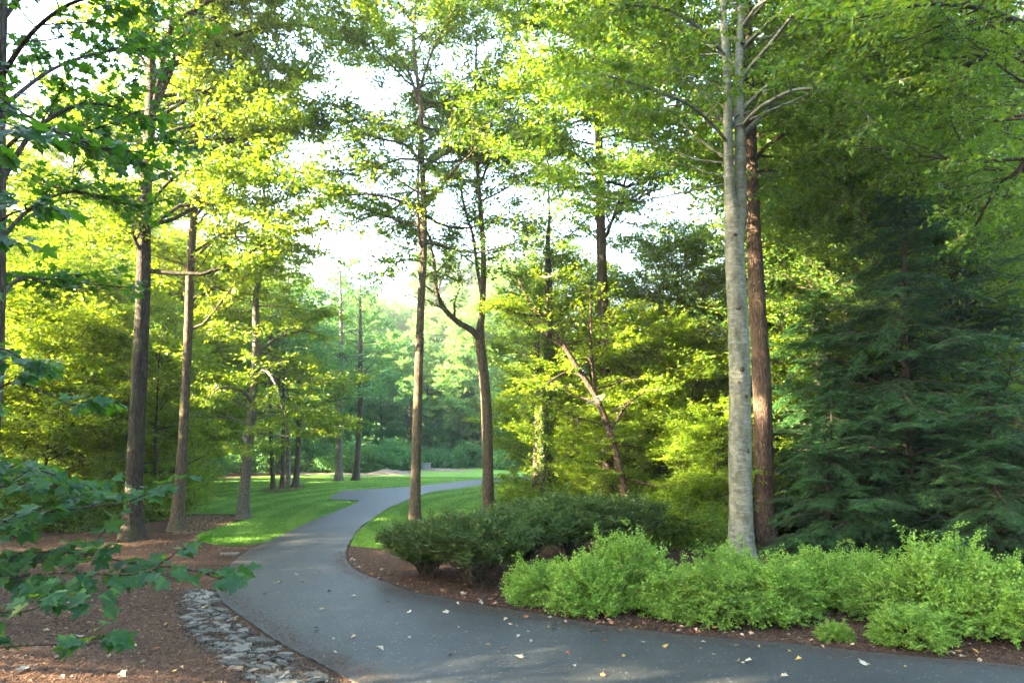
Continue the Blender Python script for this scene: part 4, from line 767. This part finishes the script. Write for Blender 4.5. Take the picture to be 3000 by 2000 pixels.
for i, (u, v, sc_) in enumerate([(22, -4, 1.1), (24, 1, 1.15), (21, 5, 1.1), (25, 8, 1.12), (22, 11.5, 1.0), (27, 4, 1.2), (28, 10.5, 1.1)]):
    p = su * u + sv * v; copy_tree('tall_a', p[0], p[1], i * 1.7, sc_, 'forest_tree', 'tree outside the left edge of the picture', group=GO)
for i, (x, y, k_, sc_) in enumerate([(-9, -9, 'tall_a', .9), (-2, -12, 'tall_b', 1.0), (6, -8, 'tall_a', .85), (13, -4, 'tall_b', 1.0), (18, 3, 'tall_a', .9), (2, -19, 'tall_a', 1.0), (11, -14, 'tall_a', 1.0), (-6, -4.5, 'understory_c', 1.1), (9, -6, 'understory_c', 1.1), (15, 1.5, 'understory_c', 1.0), (1.5, -9, 'understory_c', 1.2)]):  # unseen trees added behind the camera to block sky light from the foreground
    copy_tree(k_, x, y, i * 1.7, sc_, 'forest_tree' if 'tall' in k_ else 'understory_tree', 'unseen tree added behind the viewpoint to darken the foreground', group='unseen trees added behind the viewpoint')
# ------------------------------------------------------------------ stones
def simple(name, c0, c1, scale=8, bump=.5, rough=.85):
    m, n, o = newmat(name); c = coords(n); a = noise(n, c, scale, 6, .65); oi = n.nodes.new('ShaderNodeObjectInfo'); ad = node(n, 'ShaderNodeMath', operation='ADD'); mr = node(n, 'ShaderNodeMapRange'); mr.inputs['To Min'].default_value = -.2; mr.inputs['To Max'].default_value = .2
    n.links.new(oi.outputs['Random'], mr.inputs['Value']); n.links.new(mr.outputs[0], ad.inputs[0]); n.links.new(a.outputs['Fac'], ad.inputs[1])
    r = ramp(n, [(.25, c0), (.75, c1)], ad.outputs[0]); p = node(n, 'ShaderNodeBsdfPrincipled', Roughness=rough); p.inputs['Specular IOR Level'].default_value = .25; n.links.new(r.outputs[0], p.inputs['Base Color'])
    bp = node(n, 'ShaderNodeBump', Strength=bump, Distance=.02); n.links.new(a.outputs['Fac'], bp.inputs['Height']); n.links.new(bp.outputs[0], p.inputs['Normal']); n.links.new(p.outputs[0], o.inputs[0]); return m
SLATE = simple('slate', (.04, .038, .03), (.19, .18, .145), 7, .8)
def stone_mesh():
    k = rng.integers(7, 11); th = np.sort(rng.uniform(0, 6.283, k) * .25 + np.linspace(0, 6.283, k, endpoint=False) * 1.0); r = rng.uniform(.65, 1.05, k); x = np.cos(th) * r; y = np.sin(th) * r * rng.uniform(.35, .6); t = rng.uniform(.16, .30)
    V = [(a, b, 0) for a, b in zip(x * .93, y * .93)] + [(a, b, t * .35) for a, b in zip(x, y)] + [(a * .96 + rng.normal(0, .02), b * .96 + rng.normal(0, .02), t * rng.uniform(.75, 1)) for a, b in zip(x, y)] + [(a * .8, b * .8, t * rng.uniform(.95, 1.15)) for a, b in zip(x, y)]
    Fc = [[q * k + i, q * k + (i + 1) % k, (q + 1) * k + (i + 1) % k, (q + 1) * k + i] for q in range(3) for i in range(k)] + [[3 * k + i for i in range(k)], [i for i in range(k)][::-1]]
    me = bpy.data.meshes.new('stone'); me.from_pydata(V, [], Fc); me.update(); me.materials.append(SLATE); return me
SM = [stone_mesh() for _ in range(14)]
def stone(p, s, rz, tilt, label, group):
    o = link('stone', SM[rng.integers(len(SM))], loc=[float(v) for v in p]); o.scale = (s, s, s * rng.uniform(.7, 1.1)); o.rotation_euler = (tilt[0], tilt[1], rz); return tag(o, label, 'stone', group)
le = np.array(LE[3:12]); nst = 0; SL = 'flat grey slate stone laid on edge along the driveway bank'
band = np.array([(840, 1600, 320), (775, 1560, 270), (700, 1518, 260), (628, 1476, 230), (558, 1428, 165), (512, 1388, 110), (492, 1355, 70)])
for i in range(298):
    u = rng.random() ** .85 * (len(band) - 1.001); a = int(u); q = band[a] + (band[a + 1] - band[a]) * (u - a); f = rng.random() ** .8
    px = q[0] - 8 - q[2] * f * .72; py = q[1] + 6 - f * 6; g = G(px, py)
    if g[1] < 5.5: continue
    s = rng.uniform(.06, .14) * (1.5 if rng.random() < .2 else 1)
    stone(g + np.array([0, 0, .015]), s, R(rng.normal(8, 22)), (R(rng.normal(8, 14)), R(rng.normal(0, 12))), SL, 'slate stones edging the driveway')
g = G(527, 1276); o = stone(g, .34, .1, (.02, 0), 'single flat grey rock lying on the mulch where the lawn tip meets the driveway', None)
g = G(600, 1482); o = stone(g + np.array([0, 0, .01]), .24, .3, (.1, .1), 'large pale stone resting on top of the slate edging', None)
# gravel
pts = []
for i in range(7000):
    u = rng.random() * (len(band) - 1.001); a = int(u); q = band[a] + (band[a + 1] - band[a]) * (u - a); pts.append(g0(q[0] - 4 - q[2] * rng.random() * .9, q[1] + 2))
tag(link('gravel', flakes('gravel', np.array(pts), .04, H, SLATE)), 'small grey chips lying between the slate stones', 'gravel', kind='stuff')
# fallen leaves
FL = [simple('tan_dry_leaf', (.28, .19, .10), (.50, .38, .24), 20, .2), simple('yellow_dry_leaf', (.30, .19, .03), (.42, .30, .08), 20, .2), simple('pale_dry_leaf', (.26, .23, .16), (.38, .35, .27), 20, .2), simple('rust_dry_leaf', (.20, .07, .03), (.34, .14, .06), 20, .2)]
LNm = ['tan', 'yellow', 'pale cream', 'rusty brown']; LMs = []
for mt in FL:
    P = np.zeros((1, 3)); me = maple_mesh('fallen_leaf', P, np.array([[1.0, 0, 0]]), np.array([[0, 0, 1.0]]), np.array([1.0]), mt, np.array([.5])); me2 = leafmesh('fallen_leaf', quads_leaf(P, np.array([[1.0, 0, 0]]), np.array([[0, 0, 1.0]]), [1.0], [.6], .3, .2), mt, [.5]); LMs.append((me, me2))
def drop(px, py, c, s, onroad=True):
    g = G(px, py); g[2] = (.045 if onroad else g[2] + .04) + .1 * s; o = link('fallen_leaf', LMs[c][rng.integers(2)], loc=[float(v) for v in g]); o.scale = (s, s, s); o.rotation_euler = (rng.normal(0, .25), rng.normal(0, .25), rng.uniform(0, 6.28))
    wh = 'lying on the asphalt driveway' if onroad else 'lying on the brown mulch'
    tag(o, f'small {LNm[c]} dry leaf {wh}', 'leaf', f'{LNm[c]} fallen leaves {wh}'.replace('lying ', ''))
for px, py, c, s in [(1196, 1465, 2, .11), (1160, 1494, 0, .08), (1196, 1520, 2, .14), (1385, 1461, 3, .08), (1167, 1426, 0, .1), (1213, 1421, 3, .1), (1292, 1424, 3, .09), (1693, 1528, 0, .13), (1712, 1526, 2, .1), (1843, 1520, 1, .1), (1982, 1535, 2, .13), (1883, 1489, 0, .1), (819, 1467, 0, .1), (881, 1502, 2, .12), (870, 1492, 3, .08),
      (1029, 1409, 2, .12), (1047, 1390, 0, .1), (1035, 1509, 3, .08), (1115, 1487, 0, .09), (942, 1412, 2, .1), (820, 1376, 2, .13), (761, 1362, 3, .09), (868, 1334, 2, .14), (952, 1365, 0, .1), (648, 1342, 0, .14), (690, 1340, 0, .11), (680, 1322, 2, .1), (893, 1387, 2, .09), (1057, 1447, 2, .08), (723, 1450, 2, .1), (765, 1470, 2, .09), (1300, 1504, 3, .08), (1270, 1448, 2, .1),
      (1362, 1454, 2, .11), (1425, 1455, 1, .1), (1530, 1458, 3, .11), (1530, 1488, 1, .09), (1386, 1478, 3, .08), (735, 1406, 0, .09), (613, 1368, 2, .1), (1475, 1480, 2, .07), (1795, 1560, 2, .09), (1660, 1462, 0, .09), (1640, 1450, 1, .1)]: drop(px, py, c, s)
for i in range(60):
    u = rng.random(); q = G(rng.uniform(560, 2300), 1300 + 260 * rng.random())
    if inpoly(np.array([q[0]]), np.array([q[1]]), road_poly)[0]:
        px = CX; d = q; o_ = rng.integers(4); s = rng.uniform(.04, .08)
        o = link('fallen_leaf', LMs[o_][rng.integers(2)], loc=(float(q[0]), float(q[1]), .045)); o.scale = (s, s, s); o.rotation_euler = (rng.normal(0, .2), rng.normal(0, .2), rng.uniform(0, 6.28)); tag(o, f'small {LNm[o_]} dry leaf lying on the asphalt driveway', 'leaf', f'{LNm[o_]} fallen leaves on the asphalt driveway')
for px, py, c, s in [(192, 1380, 1, .1), (225, 1407, 1, .11), (113, 1410, 1, .08), (222, 1453, 1, .09), (385, 1437, 1, .09), (98, 1500, 2, .11), (240, 1478, 2, .13), (315, 1492, 2, .12), (183, 1470, 2, .11), (60, 1540, 2, .13), (275, 1555, 2, .1), (20, 1440, 2, .09), (140, 1560, 0, .1), (393, 1552, 1, .1), (635, 1488, 1, .1), (545, 1430, 1, .08), (460, 1490, 1, .08), (350, 1500, 3, .1), (465, 1402, 1, .09), (255, 1510, 0, .09), (160, 1390, 2, .08), (330, 1530, 2, .1), (100, 1455, 0, .08)]: drop(px, py, c, s, False)
bl = catmull(gp(RE[1:13]), 5)
for i in range(70):
    q = bl[rng.integers(len(bl))] + np.array([rng.uniform(-.2, .3), rng.uniform(.08, .5)]); o_ = rng.choice([0, 0, 1, 3, 3, 2]); s = rng.uniform(.06, .11)
    if inpoly(q[:1], q[1:], road_poly)[0]: continue
    o = link('fallen_leaf', LMs[o_][rng.integers(2)], loc=(float(q[0]), float(q[1]), .05)); o.scale = (s, s, s); o.rotation_euler = (rng.normal(0, .4), rng.normal(0, .4), rng.uniform(0, 6.28)); tag(o, f'small {LNm[o_]} dry leaf lying on the brown mulch', 'leaf', f'{LNm[o_]} fallen leaves on the brown mulch')
# ------------------------------------------------------------------ webworm nests
m, n, o = newmat('silk'); c = coords(n); a = noise(n, c, 14, 5, .7); d_ = n.nodes.new('ShaderNodeBsdfDiffuse'); d_.inputs[0].default_value = (.40, .38, .32, 1); t_ = n.nodes.new('ShaderNodeBsdfTransparent'); r = ramp(n, [(.42, (0,) * 3), (.8, (.7,) * 3)], a.outputs['Fac'])
mx = n.nodes.new('ShaderNodeMixShader'); n.links.new(r.outputs[0], mx.inputs[0]); n.links.new(t_.outputs[0], mx.inputs[1]); n.links.new(d_.outputs[0], mx.inputs[2]); n.links.new(mx.outputs[0], o.inputs[0]); SILK = m
for px, py, w_, h_, lab in [(1368, 912, 46, 15, 'pale silky web nest draped over the leaning reddish trunk'), (1262, 626, 46, 7, 'thin pale web nest high on the upright stem of the leaning tree')]:
    P0 = at(px, py, 20.2); T = Tubes(); u = np.linspace(-1, 1, 13); sc = 20.2 / F
    T.tube(np.array([[x * w_ * .5 * sc, 0, -.10 * (1 - x * x) + .12 * x] for x in u]), np.maximum(.01, h_ * .5 * sc * np.sqrt(1 - u * u) * (1 + .25 * np.sin(u * 7))), 12, .08); o = link('web_nest', T.mesh('web_nest', SILK), loc=[float(v) for v in P0]); tag(o, lab, 'web')
# ------------------------------------------------------------------ grey block at the far edge
def bevbox(name, sx, sy, sz, mat, b=.03):
    import bmesh
    bm = bmesh.new(); bmesh.ops.create_cube(bm, size=1)
    for v in bm.verts: v.co = Vector((v.co.x * sx, v.co.y * sy, (v.co.z + .5) * sz))
    bmesh.ops.bevel(bm, geom=list(bm.edges), offset=b, segments=2, affect='EDGES'); me = bpy.data.meshes.new(name); bm.to_mesh(me); me.materials.append(mat); return me
STONE = simple('pale_stone', (.16, .17, .175), (.26, .275, .28), 6, .3)
g = g0(973, 1079); e = empty('utility_box', (g[0], g[1] + 1, 0), 'small pale grey utility box at the far lawn edge right of the centre trunk', 'utility box')
link('body', bevbox('body', .9, .7, .5, STONE), e); o = link('lid', bevbox('lid', 1.0, .8, .08, STONE, .02), e, (0, 0, .5))
# ------------------------------------------------------------------ brick house
m, n, o = newmat('brick'); g_ = n.nodes.new('ShaderNodeTexCoord'); mp = node(n, 'ShaderNodeMapping'); mp.inputs['Rotation'].default_value = (R(90), 0, 0); n.links.new(g_.outputs['Object'], mp.inputs[0])
bk = n.nodes.new('ShaderNodeTexBrick'); n.links.new(mp.outputs[0], bk.inputs['Vector']); bk.inputs['Scale'].default_value = 4.2; bk.inputs['Color1'].default_value = (.36, .13, .07, 1); bk.inputs['Color2'].default_value = (.26, .09, .05, 1); bk.inputs['Mortar'].default_value = (.35, .3, .25, 1); bk.inputs['Mortar Size'].default_value = .015
p = node(n, 'ShaderNodeBsdfPrincipled', Roughness=.9); n.links.new(bk.outputs[0], p.inputs['Base Color']); n.links.new(p.outputs[0], o.inputs[0]); BRICK = m
ROOFM = simple('roof_shingle', (.08, .08, .085), (.17, .17, .18), 12, .6); WHITE = simple('white_trim', (.7, .7, .68), (.8, .8, .78), 5, .05)
HY = 25.0; hx = xp(2300, HY); e = empty('brick_house', (hx + 6, HY + 4, 0), 'brick house glimpsed through the hemlocks at the right edge', 'house')
link('wall', bevbox('wall', 12, 8, 5.4, BRICK, .01), e)
V = [(-6.5, -4.6, 5.35), (6.5, -4.6, 5.35), (6.5, 4.6, 5.35), (-6.5, 4.6, 5.35), (-6.5, 0, 8.0), (6.5, 0, 8.0), (-6.5, -4.6, 5.2), (6.5, -4.6, 5.2), (6.5, 4.6, 5.2), (-6.5, 4.6, 5.2)]
me = bpy.data.meshes.new('roof'); me.from_pydata(V, [], [(0, 1, 5, 4), (2, 3, 4, 5), (3, 0, 4), (1, 2, 5), (0, 6, 7, 1), (1, 7, 8, 2), (2, 8, 9, 3), (3, 9, 6, 0), (6, 9, 8, 7)]); me.update(); me.materials.append(ROOFM); link('roof', me, e)
GLASS = simple('window_glass', (.03, .035, .04), (.05, .055, .06), 2, 0, .1)
for x in (-4.4, -1.6, 1.6, 4.4):
    f = link('window', bevbox('window', 1.1, .10, 1.6, WHITE, .01), e, (x, -4.02, 1.1)); link('pane', bevbox('pane', .94, .06, 1.44, GLASS, .005), f, (0, -.03, .08))
# ------------------------------------------------------------------ haze
HAZE = True
if HAZE:
    m, n, o = newmat('haze'); v = n.nodes.new('ShaderNodeVolumePrincipled'); v.inputs['Color'].default_value = (.93, .97, 1, 1); v.inputs['Density'].default_value = .0005; v.inputs['Anisotropy'].default_value = .2; n.links.new(v.outputs[0], o.inputs['Volume'])
    me = bpy.data.meshes.new('haze'); x0, x1, y0, y1, z0, z1 = -310, 310, -70, 410, -2, 60
    me.from_pydata([(x, y, z) for x in (x0, x1) for y in (y0, y1) for z in (z0, z1)], [], [(0, 1, 3, 2), (4, 6, 7, 5), (0, 4, 5, 1), (2, 3, 7, 6), (0, 2, 6, 4), (1, 5, 7, 3)]); me.update(); me.materials.append(m)
    tag(link('haze', me), 'pale morning haze between the far trees', 'haze', kind='stuff')
tot = sum(len(o.data.polygons) for o in COL.objects if o.type == 'MESH'); um = {o.data.name: len(o.data.polygons) for o in COL.objects if o.type == 'MESH'}
print('faces', tot, 'unique', sum(um.values()))
